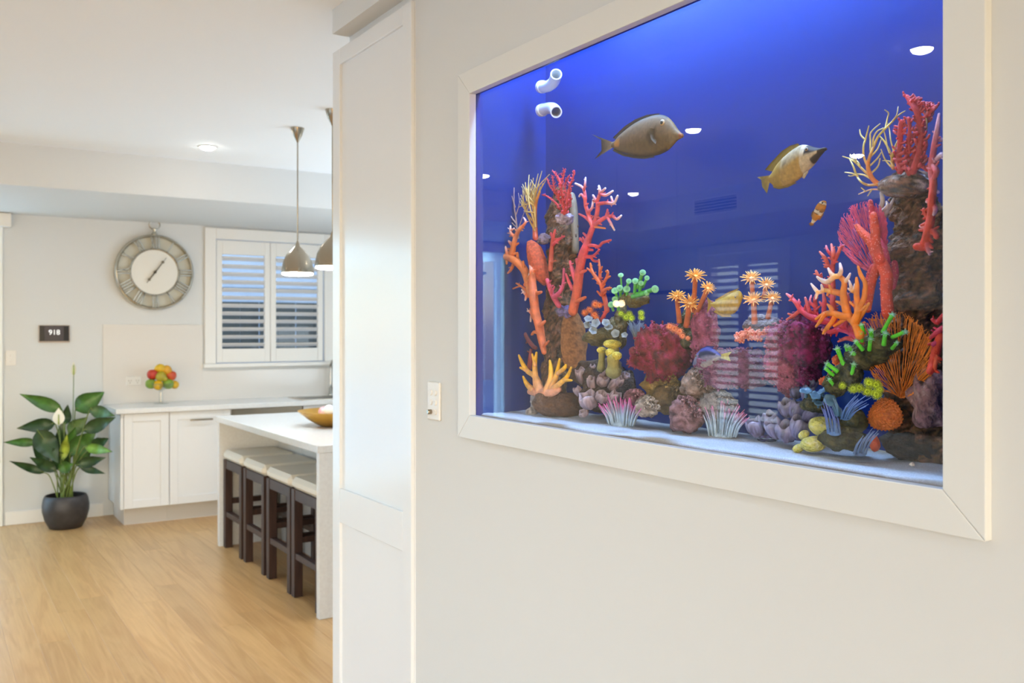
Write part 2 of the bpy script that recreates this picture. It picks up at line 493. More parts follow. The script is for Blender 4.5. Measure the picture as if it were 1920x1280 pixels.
# ------------------------------------------------------------------ shuttered windows
def shutter_window(name, label, origin, rz, x0, x1, z0, z1, sash_w, slat_z0, slat_z1, nslat, mid, tilt):
    """built in a local frame: x along the wall, -y into the room"""
    w = thing(name, label, 'window', loc=origin, rz=rz, kind='structure')
    m = MB(); cw = .095
    box(m, (x0 - cw, -.024, z0), (x0, 0, z1 + cw), c=.004); box(m, (x1, -.024, z0), (x1 + cw, 0, z1 + cw), c=.004)
    box(m, (x0, -.024, z1), (x1, 0, z1 + cw), c=.004)
    m.obj('casing', M['trim'], w)
    m = MB(); box(m, (x0 - cw - .015, -.06, z0 - .035), (x1 + cw + .015, .0, z0), c=.005); m.obj('sill', M['trim'], w)
    g = MB(); box(g, (x0, .12, z0), (x1, .126, z1)); g.obj('pane', M['glass'], w)
    slat = None
    for (a0, a1) in ((x0 + .008, mid - .002), (mid + .002, x1 - .008)):
        m = MB()
        box(m, (a0, .0, z0 + .006), (a0 + sash_w, .03, z1 - .006), c=.003); box(m, (a1 - sash_w, .0, z0 + .006), (a1, .03, z1 - .006), c=.003)
        box(m, (a0 + sash_w, .0, z0 + .006), (a1 - sash_w, .03, slat_z0), c=.003); box(m, (a0 + sash_w, .0, slat_z1), (a1 - sash_w, .03, z1 - .006), c=.003)
        s = m.obj('shutter_sash', M['trim'], w)
        p = (slat_z1 - slat_z0) / nslat
        for i in range(nslat):
            q = MB(); L0, L1 = a0 + sash_w, a1 - sash_w; hw = p * .54; th = .006
            prof = [(-hw, 0), (-hw * .6, th), (hw * .6, th), (hw, 0), (hw * .6, -th), (-hw * .6, -th)]
            vs = []
            for xx in (L0, L1):
                for (u, v) in prof:
                    vs.append((xx, .015 + u * math.cos(tilt) - v * math.sin(tilt), slat_z0 + p * (i + .5) + u * math.sin(tilt) + v * math.cos(tilt)))
            fs = [tuple(range(5, -1, -1)), tuple(range(6, 12))] + [(k, (k + 1) % 6, 6 + (k + 1) % 6, 6 + k) for k in range(6)]
            q.add(vs, fs); q.obj('slat', M['cabwhite'], s)
    return w
shutter_window('window_1', 'kitchen window with white plantation shutters', (0, YB, 0), 0, 2.117, 3.095, 1.21, 2.28, .05, 1.335, 2.152, 12, 2.597, math.radians(-26))
shutter_window('window_2', 'tall living-room window with white plantation shutters', (XL, 0, 0), PI / 2, 5.99, 7.02, .42, 2.28, .06, .55, 2.15, 22, 6.505, math.radians(-26))

# ------------------------------------------------------------------ what stands outside
m = MB(); box(m, (-12, YB + .18, -.15), (9, 24, -.03)); struct(m, 'ground_patio', M['patio'])
m = MB(); box(m, (-14, YF - 6, -.2), (XL - .18, 24, -.1)); struct(m, 'ground_side_yard', M['patio'])
fen = thing('garden_fence', 'dark paling fence outside the kitchen window', 'fence')
for i in range(24):
    x = 1.0 + i * .2
    m = MB(); box(m, (x, 9.6 + .01 * (i % 2), -.03), (x + .192, 9.62 + .01 * (i % 2), 1.79), c=.003); m.obj('paling', M['fence'], fen)
nb = thing('neighbour_house', 'pale blue weatherboard house wall beyond the dark fence', 'house')
for i in range(22):
    m = MB(); z = -.1 + i * .2
    m.add([(-.5, 13, z), (9, 13, z), (9, 12.96, z), (-.5, 12.96, z), (-.5, 13, z + .21), (9, 13, z + .21), (9, 12.985, z + .21), (-.5, 12.985, z + .21)],
          [(0, 3, 2, 1), (4, 5, 6, 7), (3, 7, 6, 2), (0, 1, 5, 4), (1, 2, 6, 5), (0, 4, 7, 3)])
    m.obj('weatherboard', M['siding'], nb)
m = MB(); box(m, (-.8, 12.5, 4.25), (9.3, 13.3, 4.4)); m.obj('eave', M['trim'], nb)
def tree(x, y, h, r, seed, label):
    t = thing('garden_tree', label, 'tree', loc=(x, y, 0)); rr = random.Random(seed)
    m = MB(); tube(m, [(0, 0, -.1), (.05, 0, h * .35), (0, .05, h * .7)], [.09, .07, .03], 8); m.obj('trunk', M['bark'], t, smooth=True)
    m = MB()
    for i in range(900):
        d = Vector((rr.gauss(0, 1), rr.gauss(0, 1), rr.gauss(0, 1))).normalized() * r * rr.random() ** .4
        c = Vector((0, 0, h - r * .6)) + Vector((d.x, d.y, d.z * 1.25)); a, b, _ = frame_from((rr.gauss(0, 1), rr.gauss(0, 1), rr.gauss(0, 1)))
        s = .05 + .06 * rr.random()
        m.add([c - a * s, c - b * s * .4, c + a * s, c + b * s * .4], [(0, 1, 2, 3)])
    m.obj('foliage', M['outleaf'], t, kind='stuff')
tree(-1.9, 12.6, 3.3, 1.1, 1, 'leafy garden tree straight beyond the sliding door')
tree(-4.6, 14.2, 3.6, 1.2, 2, 'leafy garden tree further left across the patio')
gw = thing('bright_backdrop_wall', 'added white rendered wall catching the sun outside the tall living-room window', 'wall')  # wall added to brighten the shutter gaps mirrored in the glass
m = MB(); box(m, (-9.2, 1.0, -.1), (-9.0, 12, 2.3)); m.obj('render', mat('white_render', (226, 228, 226), .8, c2=(212, 214, 212), nscale=5), gw)
m = MB(); box(m, (-9.24, .98, 2.3), (-8.96, 12.02, 2.36), c=.005); m.obj('coping', M['trim'], gw)
tree(-7.6, 4.6, 3.4, .9, 3, 'leafy side-yard tree outside the tall living-room window')

# ------------------------------------------------------------------ downlights
def downlight(x, y, label, big=.055, k=1.0):
    t = thing('downlight', label, 'light', group='ceiling downlights', loc=(x, y, CEIL))
    m = MB(); lathe(m, [(big * .78, -.001), (big * .84, -.006), (big * 1.05, -.005), (big * 1.1, 0), (big * .78, 0)], n=28); m.obj('trim_ring', M['trim'], t, smooth=True)
    m = MB(); lathe(m, [(0, -.022), (big * .4, -.020), (big * .66, -.014), (big * .78, -.005), (big * .78, 0.0), (0, 0)], n=24); m.obj('lens', M['lamp'], t)
    d = bpy.data.lights.new('downlight_beam', 'SPOT'); d.energy = DOWN_W * 2.2 * k; d.color = (.71, .86, 1.0); d.spot_size = math.radians(125); d.spot_blend = .9; d.shadow_soft_size = .045
    o = bpy.data.objects.new('downlight_beam', d); C.objects.link(o); o.parent = t; o.location = (0, 0, -.05)
downlight(1.50, 5.86, 'round white downlight in the ceiling before the kitchen soffit')
downlight(-.88, 5.83, 'downlight mirrored at the left edge of the aquarium glass')
downlight(-2.40, 5.92, 'downlight mirrored below the grey surgeonfish')
downlight(-1.09, 3.85, 'downlight mirrored beside the head of the grey surgeonfish')
downlight(-2.53, 3.83, 'downlight mirrored behind the yellow sea whip')
downlight(-.81, 2.24, 'downlight mirrored in the top right corner of the glass')
for (x, y, l) in ((3.0, 4.2, 'downlight behind the white tall cabinet'), (.15, 1.75, 'downlight in the ceiling in front of the aquarium'), (2.9, 5.9, 'downlight over the far end of the island'), (-2.4, 1.5, 'downlight at the left side of the living room')):
    downlight(x, y, l, k=.4 if x == .15 else 1.0)

# air vent on the living-room bulkhead
v = thing('air_vent', 'slim white air vent high on the living-room bulkhead', 'vent')
m = MB(); box(m, (-2.8, 5.12, 2.44), (-2.79, 5.62, 2.452)); box(m, (-2.8, 5.12, 2.568), (-2.79, 5.62, 2.58)); box(m, (-2.8, 5.12, 2.452), (-2.79, 5.132, 2.568)); box(m, (-2.8, 5.608, 2.452), (-2.79, 5.62, 2.568)); m.obj('vent_frame', M['trim'], v)
m = MB(); box(m, (-2.7995, 5.13, 2.45), (-2.797, 5.61, 2.57)); m.obj('backing', M['black'], v)
for i in range(5):
    m = MB(); box(m, (-2.797, 5.132, 2.458 + i * .024), (-2.788, 5.608, 2.463 + i * .024)); m.obj('slat', M['trim'], v)

# big dark television and a slim pendant, both only seen mirrored in the glass
tv = thing('television', 'large dark television on the living-room wall', 'television')
m = MB(); box(m, (XL + .002, 3.95, .64), (XL + .05, 5.76, 1.66), c=.006); m.obj('body', M['black'], tv)
m = MB(); box(m, (XL + .05, 3.97, .665), (XL + .052, 5.74, 1.645)); m.obj('screen', M['tv'], tv)
lp = thing('linear_pendant', 'black bar pendant with two warm globes', 'light')
m = MB(); box(m, (-1.45, 4.2, 1.73), (-1.41, 5.1, 1.755), c=.004); m.obj('bar', M['black'], lp)
for yy in (4.35, 4.95):
    m = MB(); tube(m, [(-1.43, yy, 1.75), (-1.43, yy, CEIL)], [.0013, .0013], 6, sub=1, cap=False); m.obj('hanger', M['chrome'], lp)
for yy in (4.90, 4.955):
    m = MB(); ellipsoid(m, (-1.43, yy, 1.68), XYZ, (.024, .024, .024)); m.obj('globe', mat('warm_globe', (255, 226, 170), .4, emit=(255, 222, 170), estr=16), lp, smooth=True)

# ------------------------------------------------------------------ tall cabinet at the end of the aquarium wall
tc = thing('tall_cabinet', 'tall white cabinet with two recessed panels at the wall end', 'cabinet')
X0 = 1.285; y0, y1 = 2.583, 3.237
m = MB(); box(m, (X0 + .012, y0, 0.0), (1.98, y1, 2.53)); m.obj('carcass', M['cab'], tc)
st = .062
m = MB(); box(m, (X0, y0 + .0005, 0.02), (X0 + .012, y0 + st, 2.53), c=.0015); m.obj('stile', M['cab'], tc)
m = MB(); box(m, (X0, y1 - st - .006, 0.02), (X0 + .012, y1 - .0005, 2.53), c=.0015); m.obj('stile', M['cab'], tc)
for (za, zb) in ((2.472, 2.53), (.795, .92), (.02, .11)):
    m = MB(); box(m, (X0, y0 + st + .0004, za), (X0 + .0119, y1 - st - .0064, zb), c=.0015); m.obj('rail', M['cab'], tc)
for (za, zb) in ((.92, 2.472), (.11, .795)):
    m = MB(); box(m, (X0 + .0105, y0 + st - .004, za - .004), (X0 + .0135, y1 - st - .002, zb + .004)); m.obj('panel', M['cab'], tc)

# six-gang switch beside it
sw = thing('light_switch', 'white six-button switch plate on the aquarium wall', 'switch')
pc = PXP(817, 751, XW)
yy0 = PXP(828, 751, XW).y; yy1 = PXP(805.5, 751, XW).y; zc = 1.5 - 133.5 / F * depth(pc)
hh = .0575
m = MB(); box(m, (XW - .008, yy0, zc - hh), (XW, yy1, zc + hh), c=.003); m.obj('plate', M['white_plastic'], sw)
cy = (yy0 + yy1) / 2
for i in range(3):
    for j in range(2):
        knob = (i == 2 and j == 1)
        o_ = Vector((XW - .008, cy + (j - .5) * .027, zc + .021 - i * .029 + .004))
        m = MB()
        if knob: lathe(m, [(.0075, 0), (.0075, .011), (.0065, .0125), (0, .0125)], o_, (-1, 0, 0), 20)
        else: lathe(m, [(.0085, 0), (.0085, .002), (.007, .0035), (0, .003)], o_ , (-1, 0, 0), 20)
        m.obj('dimmer_knob' if knob else 'button', M['steel'] if knob else M['white_plastic'], sw, smooth=True, angle=.6)

# ------------------------------------------------------------------ kitchen bench along the back wall
BF, KF, CT = 7.46, 7.54, .90
bench = thing('countertop', 'long white stone countertop under the kitchen window', 'countertop')
m = MB(); box(m, (1.225, 7.43, .862), (XR - .06, YB - .012, CT), c=.003); m.obj('slab', M['stone'], bench)
m = MB(); box(m, (1.222, YB - .012, CT - .04), (2.008, YB - .0005, 1.543), c=.001); box(m, (2.008, YB - .012, CT - .04), (XR - .06, YB - .0005, 1.15), c=.001); m.obj('splashback', M['splash'], bench)

def shaker_door(parent, name, xa, xb, za, zb, rail=.062):
    m = MB(); d = .018
    box(m, (xa, BF, za), (xa + rail, BF + d, zb), c=.0015); box(m, (xb - rail, BF, za), (xb, BF + d, zb), c=.0015)
    box(m, (xa + rail, BF, za), (xb - rail, BF + d, za + rail), c=.0015); box(m, (xa + rail, BF, zb - rail), (xb - rail, BF + d, zb), c=.0015)
    dd = m.obj(name, M['cabwhite'], parent)
    m = MB(); box(m, (xa + rail, BF + .008, za + rail), (xb - rail, BF + .017, zb - rail)); m.obj('panel', M['cabwhite'], dd)
    return dd
def handle(parent, xa, xb, z):
    m = MB(); tube(m, [(xa, BF - .03, z), (xb, BF - .03, z)], [.0065, .0065], 8, sub=1)
    for x in (xa + .012, xb - .012): tube(m, [(x, BF, z), (x, BF - .03, z)], [.005, .005], 8, sub=1, cap=False)
    m.obj('handle', M['steel'], parent, smooth=True)
def base_cab(name, label, xa, xb, end=False):
    t = thing(name, label, 'cabinet')
    m = MB(); box(m, (xa + (.023 if end else 0), BF + .02, .132), (xb, YB - .015, .86)); m.obj('carcass', M['cabwhite'], t)
    m = MB(); box(m, (xa + (.04 if end else 0), KF, 0), (xb, KF + .016, .132)); m.obj('kickboard', M['kick'], t)
    return t
c1 = base_cab('base_cabinet', 'white base cabinet at the open end of the bench, beside the plant', 1.262, 1.618, True)
m = MB(); box(m, (1.262, BF, .132), (1.284, YB - .015, .86), c=.002); box(m, (1.30, KF + .016, 0), (1.316, YB - .015, .132)); m.obj('end_panel', M['cabwhite'], c1)
shaker_door(c1, 'door', 1.287, 1.615, .135, .858)
c2 = base_cab('base_cabinet', 'white pull-out base cabinet with a horizontal bar handle', 1.619, 2.095)
dd = shaker_door(c2, 'door', 1.621, 2.092, .135, .858); handle(dd, 1.775, 1.94, .79)
dw = thing('dishwasher', 'integrated dishwasher with a steel control strip under the countertop', 'dishwasher')
m = MB(); box(m, (2.10, BF + .02, .132), (2.695, YB - .015, .86)); m.obj('body', M['cabwhite'], dw)
m = MB(); box(m, (2.104, BF, .135), (2.692, BF + .02, .80), c=.002); m.obj('front_panel', M['cabwhite'], dw)
m = MB(); box(m, (2.104, BF + .004, .803), (2.692, BF + .022, .856), c=.002); m.obj('control_strip', M['steel'], dw)
m = MB(); box(m, (2.10, KF, 0), (2.695, KF + .016, .132)); m.obj('kickboard', M['kick'], dw)
c3 = base_cab('base_cabinet', 'white base cabinet below the sink and tap', 2.70, 3.5); shaker_door(c3, 'door', 2.703, 3.098, .135, .858); shaker_door(c3, 'door', 3.102, 3.497, .135, .858)

# sink and tap
sk = thing('sink', 'steel sink set into the countertop below the window', 'sink')
sx0 = 2.72; m = MB()
box(m, (sx0, 7.52, CT), (sx0 + .52, 7.545, CT + .004)); box(m, (sx0, 7.885, CT), (sx0 + .52, 7.91, CT + .004)); box(m, (sx0, 7.545, CT), (sx0 + .025, 7.885, CT + .004)); box(m, (sx0 + .495, 7.545, CT), (sx0 + .52, 7.885, CT + .004))
m.obj('rim', M['steel'], sk)
m = MB(); box(m, (sx0 + .025, 7.545, CT + .0002), (sx0 + .495, 7.885, CT + .0012)); m.obj('basin', mat('sink_basin', (120, 118, 112), .35, metal=.8), sk)
tp = thing('tap', 'chrome gooseneck tap behind the sink', 'tap')
tb = PYP(620, 745, 7.93); tx = tb.x
m = MB(); lathe(m, [(.024, 0), (.024, .01), (.018, .014), (.018, .07), (0, .07)], (tx, 7.93, CT + .0045), n=16); m.obj('base', M['chrome'], tp, smooth=True)
m = MB(); pts = [(tx, 7.93, CT + .05), (tx, 7.93, CT + .24)] + [(tx, 7.93 - .075 + .075 * math.cos(a), CT + .25 + .075 * math.sin(a)) for a in (0.5, 1.2, 1.9, 2.6, 3.14)] + [(tx, 7.78, CT + .19)]
tube(m, pts, [.011] * len(pts), 10); m.obj('spout', M['chrome'], tp, smooth=True)
m = MB(); tube(m, [(tx + .01, 7.93, CT + .06), (tx + .07, 7.92, CT + .075)], [.006, .005], 8); m.obj('lever', M['chrome'], tp, smooth=True)

# power outlet on the splashback
po = thing('power_outlet', 'white double power outlet on the splashback beside the fruit', 'outlet')
oy = YB - .012; m = MB(); box(m, (1.395, oy - .009, 1.046), (1.512, oy, 1.12), c=.003); m.obj('plate', M['white_plastic'], po)
gm = mat('outlet_slot', (150, 146, 138), .6)
for cx_ in (1.425, 1.482):
    m = MB()
    for (dx, dz, sl) in ((-.009, .004, .35), (.009, .004, -.35), (0, -.014, 0)):
        c, s_ = math.cos(sl), math.sin(sl)
        vs = []
        for yy in (oy - .0098, oy - .0085):
            for (u, w) in ((-.002, -.006), (.002, -.006), (.002, .006), (-.002, .006)):
                vs.append((cx_ + dx + u * c - w * s_, yy, 1.08 + dz + u * s_ + w * c))
        m.add(vs, [(0, 1, 2, 3), (7, 6, 5, 4), (0, 4, 5, 1), (1, 5, 6, 2), (2, 6, 7, 3), (3, 7, 4, 0)])
    m.obj('socket', gm, po)
    m = MB(); box(m, (cx_ - .007, oy - .012, 1.1), (cx_ + .007, oy - .008, 1.113), c=.002); m.obj('rocker', M['white_plastic'], po)

# fruit stand and its fruit
fx, fy, fz = 1.627, 7.80, CT
fs_ = thing('fruit_stand', 'clear glass pedestal bowl heaped with fruit on the bench', 'bowl')
m = MB()
lathe(m, [(0, .0005), (.058, .0005), (.058, .006), (.016, .014), (.013, .10), (.03, .118), (.085, .135), (.105, .17), (.1005, .17), (.08, .142), (0, .128)], (fx, fy, fz), n=28)
m.obj('bowl', M['bowlglass'], fs_, smooth=True, angle=.7)
FR = {}
def fruit(kind, px, py, r, c1, c2, label, Y=7.80, sq=1.0, tilt=(0, 0, 1), pear=False):
    r *= 1.2; p = PYP(px, py, Y); t = thing(kind, label, 'fruit', 'fruit on the glass pedestal', loc=p)
    key = (kind, c1)
    if key not in FR: FR[key] = mat(kind + '_skin', c1, .35, c2=c2, nscale=14)
    m = MB(); x, y, d = frame_from(tilt)
    if pear: prof = [(0, -r), (r * .6, -r * .85), (r, -r * .2), (r * .9, r * .3), (r * .5, r * .9), (r * .33, r * 1.2), (0, r * 1.3)]
    elif kind == 'lemon': prof = [(0, -r * 1.25), (r * .25, -r * 1.12), (r * .75, -r * .7), (r, 0), (r * .75, r * .7), (r * .25, r * 1.12), (0, r * 1.25)]
    else: prof = [(0, -r * .8), (r * .3, -r * .88), (r * .8, -r * .6), (r, 0), (r * .85, r * .55), (r * .4, r * .85), (r * .15, r * .8), (0, r * .7)]
    prof = [(a[0], a[1]) for a in catmull([list(q) for q in prof], 3)]
    prof = [(max(a, 0), b) for a, b in prof]
    lathe(m, prof, (0, 0, 0), tilt, 16); m.obj('skin', FR[key], t, smooth=True)
    m = MB(); top = prof[-1][1]
    tube(m, [d * (top - .002), d * (top + .009) + x * .002], [.0018, .0015], 5, sub=1); m.obj('stem', M['bark'], t)
fruit('apple', 286.5, 702, .038, (196, 66, 34), (176, 42, 30), 'red apple at the left of the fruit heap')
fruit('peach', 320, 704, .038, (212, 110, 44), (190, 62, 36), 'orange-red peach at the right of the fruit heap')
fruit('lemon', 300.5, 691, .033, (224, 184, 30), (208, 164, 24), 'yellow lemon on the very top of the fruit heap', tilt=(1, 0, .1))
fruit('mango', 313, 694, .035, (222, 170, 50), (206, 150, 40), 'golden mango on top beside the lemon', tilt=(.9, 0, .6))
fruit('pear', 302, 706, .036, (176, 164, 46), (160, 146, 40), 'green-yellow pear in the middle of the fruit heap', Y=7.765, tilt=(.9, -.2, -.5), pear=True)
fruit('apple', 283, 719.5, .036, (130, 156, 52), (112, 140, 44), 'green apple low at the left of the fruit heap', Y=7.79)
fruit('lemon', 296.5, 722, .033, (230, 180, 22), (214, 166, 18), 'yellow lemon low in the middle between two green apples', Y=7.76, tilt=(.2, 1, .1))
fruit('apple', 315, 719.5, .038, (138, 168, 52), (120, 150, 46), 'green apple low at the right of the fruit heap', Y=7.78)
fruit('lemon', 327.5, 721, .029, (226, 180, 40), (212, 166, 34), 'small yellow lemon at the lower right edge of the heap', Y=7.81, tilt=(.3, 1, .2))

# ------------------------------------------------------------------ island and stools
ISX0, ISX1, ISY0, ISY1 = 1.715, 2.62, 4.527, 6.475
isl = thing('kitchen_island', 'white stone island with waterfall ends and a stool recess', 'island')
m = MB(); box(m, (ISX0, ISY0, .862), (ISX1, ISY1, CT), c=.002); m.obj('worktop', M['stone'], isl)
for a, b in ((ISY0, ISY0 + .045), (ISY1 - .045, ISY1)):
    m = MB(); box(m, (ISX0 + .01, a + .002, 0), (ISX1, b - .002, .8618), c=.002); m.obj('end_panel', M['stone'], isl)
m = MB(); box(m, (2.16, ISY0 + .045, .0), (ISX1 - .01, ISY1 - .045, .861)); m.obj('carcass', M['cabwhite'], isl)
for i in range(4):
    m = MB(); y0 = ISY0 + .05 + i * .4625; box(m, (2.142, y0 + .002, .1), (2.16, y0 + .4605, .858), c=.002); m.obj('back_panel', M['cabwhite'], isl)

def make_stool(y, label):
    t = thing('bar_stool', label, 'stool', 'bar stools under the island', loc=(1.745, y, 0))
    w, d, hs = .435, .375, .605
    m = MB(); box(m, (0, -w / 2 + .008, hs), (d, w / 2 - .008, hs + .068), c=.022); m.obj('seat_cushion', M['leather'], t, smooth=True, angle=.3)
    L = .05
    for x in (.004, d - L - .004):
        for yy in (-w / 2 + .006, w / 2 - L - .006):
            m = MB(); box(m, (x, yy, 0), (x + L, yy + L, hs), c=.002); m.obj('leg', M['darkwood'], t)
    for x in (.004, d - L - .004):
        m = MB(); box(m, (x + .004, -w / 2 + L + .006, hs - .06), (x + L - .004, w / 2 - L - .006, hs - .0004), c=.002); m.obj('apron', M['darkwood'], t)
        m = MB(); box(m, (x + .006, -w / 2 + L + .006, .215), (x + L - .006, w / 2 - L - .006, .25), c=.002); m.obj('foot_rail', M['darkwood'], t)
    for yy in (-w / 2 + .006, w / 2 - L - .006):
        m = MB(); box(m, (.054, yy + .004, hs - .06), (d - L - .004, yy + L - .004, hs - .0004), c=.002); m.obj('apron', M['darkwood'], t)
        m = MB(); box(m, (.054, yy + .008, .30), (d - L - .004, yy + L - .008, .335), c=.002); m.obj('foot_rail', M['darkwood'], t)
    return t
st0 = make_stool(4.815, 'bar stool nearest the white tall cabinet, first of the row')
def copy_tree(o, parent=None):
    c = o.copy(); C.objects.link(c); c.parent = parent
    for ch in list(o.children): copy_tree(ch, c)
    return c
for y, l in ((5.262, 'second bar stool counted from the tall cabinet'), (5.735, 'third bar stool counted from the tall cabinet'), (6.205, 'bar stool furthest under the island, next to its far end panel')):
    c = copy_tree(st0); c.location.y = y; c['label'] = l

# gold bowl with glazed ornaments
gb = PZP(634, 797, CT)
bowl = thing('golden_bowl', 'wide golden bowl of ornaments on the island', 'bowl', loc=(gb.x, gb.y, CT))
m = MB()
prof = [(0, .0), (.10, .0), (.13, .008), (.19, .045), (.245, .088), (.25, .094), (.243, .094), (.185, .052), (.125, .016), (0, .012)]
lathe(m, prof, n=40, xs=1.0); m.obj('shell', mat('gold_lacquer', (190, 142, 40), .3, c2=(164, 118, 34), nscale=6, metal=.35), bowl, smooth=True, angle=.8)
OC = {'w': mat('glaze_white', (240, 238, 236), .15), 'p': mat('glaze_pink', (226, 150, 160), .15, c2=(240, 230, 228), nscale=22), 'g': mat('glaze_green', (150, 200, 90), .15, c2=(226, 232, 210), nscale=22), 'd': mat('glaze_dark', (96, 74, 80), .15, c2=(190, 170, 176), nscale=22)}
for k, (px, py, r, q, l) in enumerate(((617, 769, .035, 'w', 'white glazed ball on top of the golden bowl'), (607, 772, .034, 'p', 'pink and white glazed ball at the left of the bowl'), (605, 780, .03, 'g', 'green and white glazed ball low in the golden bowl'), (625, 776, .036, 'd', 'dark streaked glazed ball in the golden bowl'), (640, 772, .036, 'w', 'white glazed ball on the hidden side of the bowl'))):
    p = PYP(px, py, gb.y - .05 + .03 * (k % 3)); m = MB(); ellipsoid(m, (0, 0, 0), XYZ, (r, r, r), 16, 10)
    tag(m.obj('glazed_ball', OC[q], smooth=True, loc=p), l, 'ornament', 'glazed balls in the golden bowl')

# ------------------------------------------------------------------ pendants over the island
def pendant(px, pytop, pyend, label):
    d = ray(px, pytop); t = (CEIL - H) / d.z; p = d * t
    q = thing('pendant_lamp', label, 'lamp', 'steel pendants over the island', loc=(p.x, p.y, CEIL))
    zz = H + (HY - pyend) / F * depth(p) - CEIL          # rim height below the ceiling
    m = MB(); lathe(m, [(0, 0), (.038, 0), (.038, -.004), (.026, -.04), (.008, -.075), (.004, -.085), (0, -.085)], n=24); m.obj('canopy', M['steel'], q, smooth=True, angle=.8)
    m = MB(); tube(m, [(0, 0, -.08), (0, 0, zz + .17)], [.004, .004], 8, sub=1); m.obj('rod', M['steel'], q, smooth=True)
    m = MB(); R0 = .092
    lathe(m, [(a, zz + b) for a, b in ((.004, .185), (.008, .175), (.016, .152), (.038, .132), (.062, .105), (.079, .07), (.088, .03), (R0, .004), (R0, 0), (R0 - .004, .0), (R0 - .006, .01), (.074, .068), (.05, .112), (0, .13))], n=40); m.obj('shade', M['steel'], q, smooth=True, angle=1.0)
    m = MB(); lathe(m, [(0, zz + .002), (R0 - .012, zz + .002), (R0 - .006, zz - .003), (R0 - .006, zz - .007), (R0 - .02, zz - .012), (0, zz - .013)], n=32); m.obj('diffuser', M['lamp'], q, smooth=True)
    L_ = bpy.data.lights.new('pendant_beam', 'SPOT'); L_.energy = 1.5; L_.color = (.80, .90, 1.0); L_.spot_size = math.radians(130); L_.spot_blend = .9; L_.shadow_soft_size = .06
    o = bpy.data.objects.new('pendant_beam', L_); C.objects.link(o); o.parent = q; o.location = (0, 0, zz - .03)
pendant(558, 240, 512, 'brushed steel bell pendant hanging nearer the window, fully in view')
pendant(623.5, 206, 500, 'brushed steel bell pendant half hidden by the tall cabinet')

# ------------------------------------------------------------------ wall things
def disc_frame(): pass
ck = thing('wall_clock', 'round silver pocket-watch style wall clock with open Roman numerals', 'clock', loc=(1.612, YB - .045, 1.975))
Rc = .312
m = MB(); lathe(m, [(Rc, -.028), (Rc, .0), (Rc - .006, .016), (Rc - .016, .020), (Rc - .024, .012), (Rc - .024, -.028), (Rc, -.028)], axis=(0, -1, 0), n=56); m.obj('rim', M['silver'], ck, smooth=True, angle=.9)
m = MB(); lathe(m, [(Rc - .02, -.03), (Rc - .02, -.022), (0, -.022), (0, -.03)], axis=(0, -1, 0), n=48); m.obj('back_plate', mat('clock_back', (204, 204, 192), .5), ck)
m = MB(); lathe(m, [(.198, -.012), (.198, .004), (.19, .009), (.183, .004), (.183, -.012), (.198, -.012)], axis=(0, -1, 0), n=48); m.obj('inner_ring', M['silver'], ck, smooth=True, angle=.9)
m = MB(); lathe(m, [(.186, -.012), (.186, 0), (0, 0)], axis=(0, -1, 0), n=48); m.obj('dial', mat('clock_dial', (232, 231, 224), .4), ck)
ROM = ['XII', 'I', 'II', 'III', 'IIII', 'V', 'VI', 'VII', 'VIII', 'IX', 'X', 'XI']
def stroke(m, a, b, w, dp=.006):
    a = Vector(a); b = Vector(b); d = (b - a).normalized(); n = Vector((-d.y, d.x)) * w / 2
    q = [a - n, a + n, b + n, b - n]
    vs = [(p.x, -dp, p.y) for p in q] + [(p.x, -.02, p.y) for p in q]
    m.add(vs, [(0, 1, 2, 3), (7, 6, 5, 4), (0, 4, 5, 1), (1, 5, 6, 2), (2, 6, 7, 3), (3, 7, 4, 0)])
for h, s_ in enumerate(ROM):
    m = MB(); wd = {'I': .022, 'V': .034, 'X': .036}
    tot = sum(wd[c] for c in s_); u = -tot / 2; an = h * PI / 6
    er = Vector((math.sin(an), math.cos(an))); et = Vector((math.cos(an), -math.sin(an)))
    P = lambda t, r: er * r + et * t
    r0, r1 = .197, .291
    for c in s_:
        q = wd[c]; mid = u + q / 2
        if c == 'I': stroke(m, P(mid, r0), P(mid, r1), .010)
        elif c == 'V': stroke(m, P(mid, r0), P(mid - q * .36, r1), .009); stroke(m, P(mid, r0), P(mid + q * .36, r1), .005)
        else: stroke(m, P(mid - q * .36, r1), P(mid + q * .36, r0), .009); stroke(m, P(mid + q * .36, r1), P(mid - q * .36, r0), .005)
        u += q
    m.obj('numeral', M['silver'], ck)
hm = mat('clock_hand', (120, 112, 96), .4, metal=.6)
for (ang, ln, w) in ((36, .15, .008), (216, .11, .010)):
    a = math.radians(ang); m = MB(); d = Vector((math.sin(a), math.cos(a)))
    stroke(m, d * -.02, d * ln * .72, w, .012); stroke(m, d * ln * .7, d * ln, w * .45, .012)
    c = d * ln * .7; lathe(m, [(.012, 0), (.012, .004), (0, .004)], (c.x, -.009, c.y), (0, -1, 0), 12)
    m.obj('hand', hm, ck)
m = MB(); lathe(m, [(.012, 0), (.012, .012), (0, .014)], (0, -.004, 0), (0, -1, 0), 14); m.obj('hub', hm, ck)
m = MB(); lathe(m, [(.022, 0), (.024, .012), (.014, .022), (.014, .04), (.02, .048), (.014, .058), (0, .062)], (0, .01, Rc - .006), (0, 0, 1), 16); m.obj('crown', M['silver'], ck, smooth=True)
m = MB(); pts = [(math.sin(a) * .042, 0.01, Rc + .052 + .036 * (1 - math.cos(a)) - .01) for a in [i * 2 * PI / 20 for i in range(21)]]
tube(m, pts, [.0055] * 21, 6, sub=1, cap=False); m.obj('hanging_ring', M['silver'], ck, smooth=True)

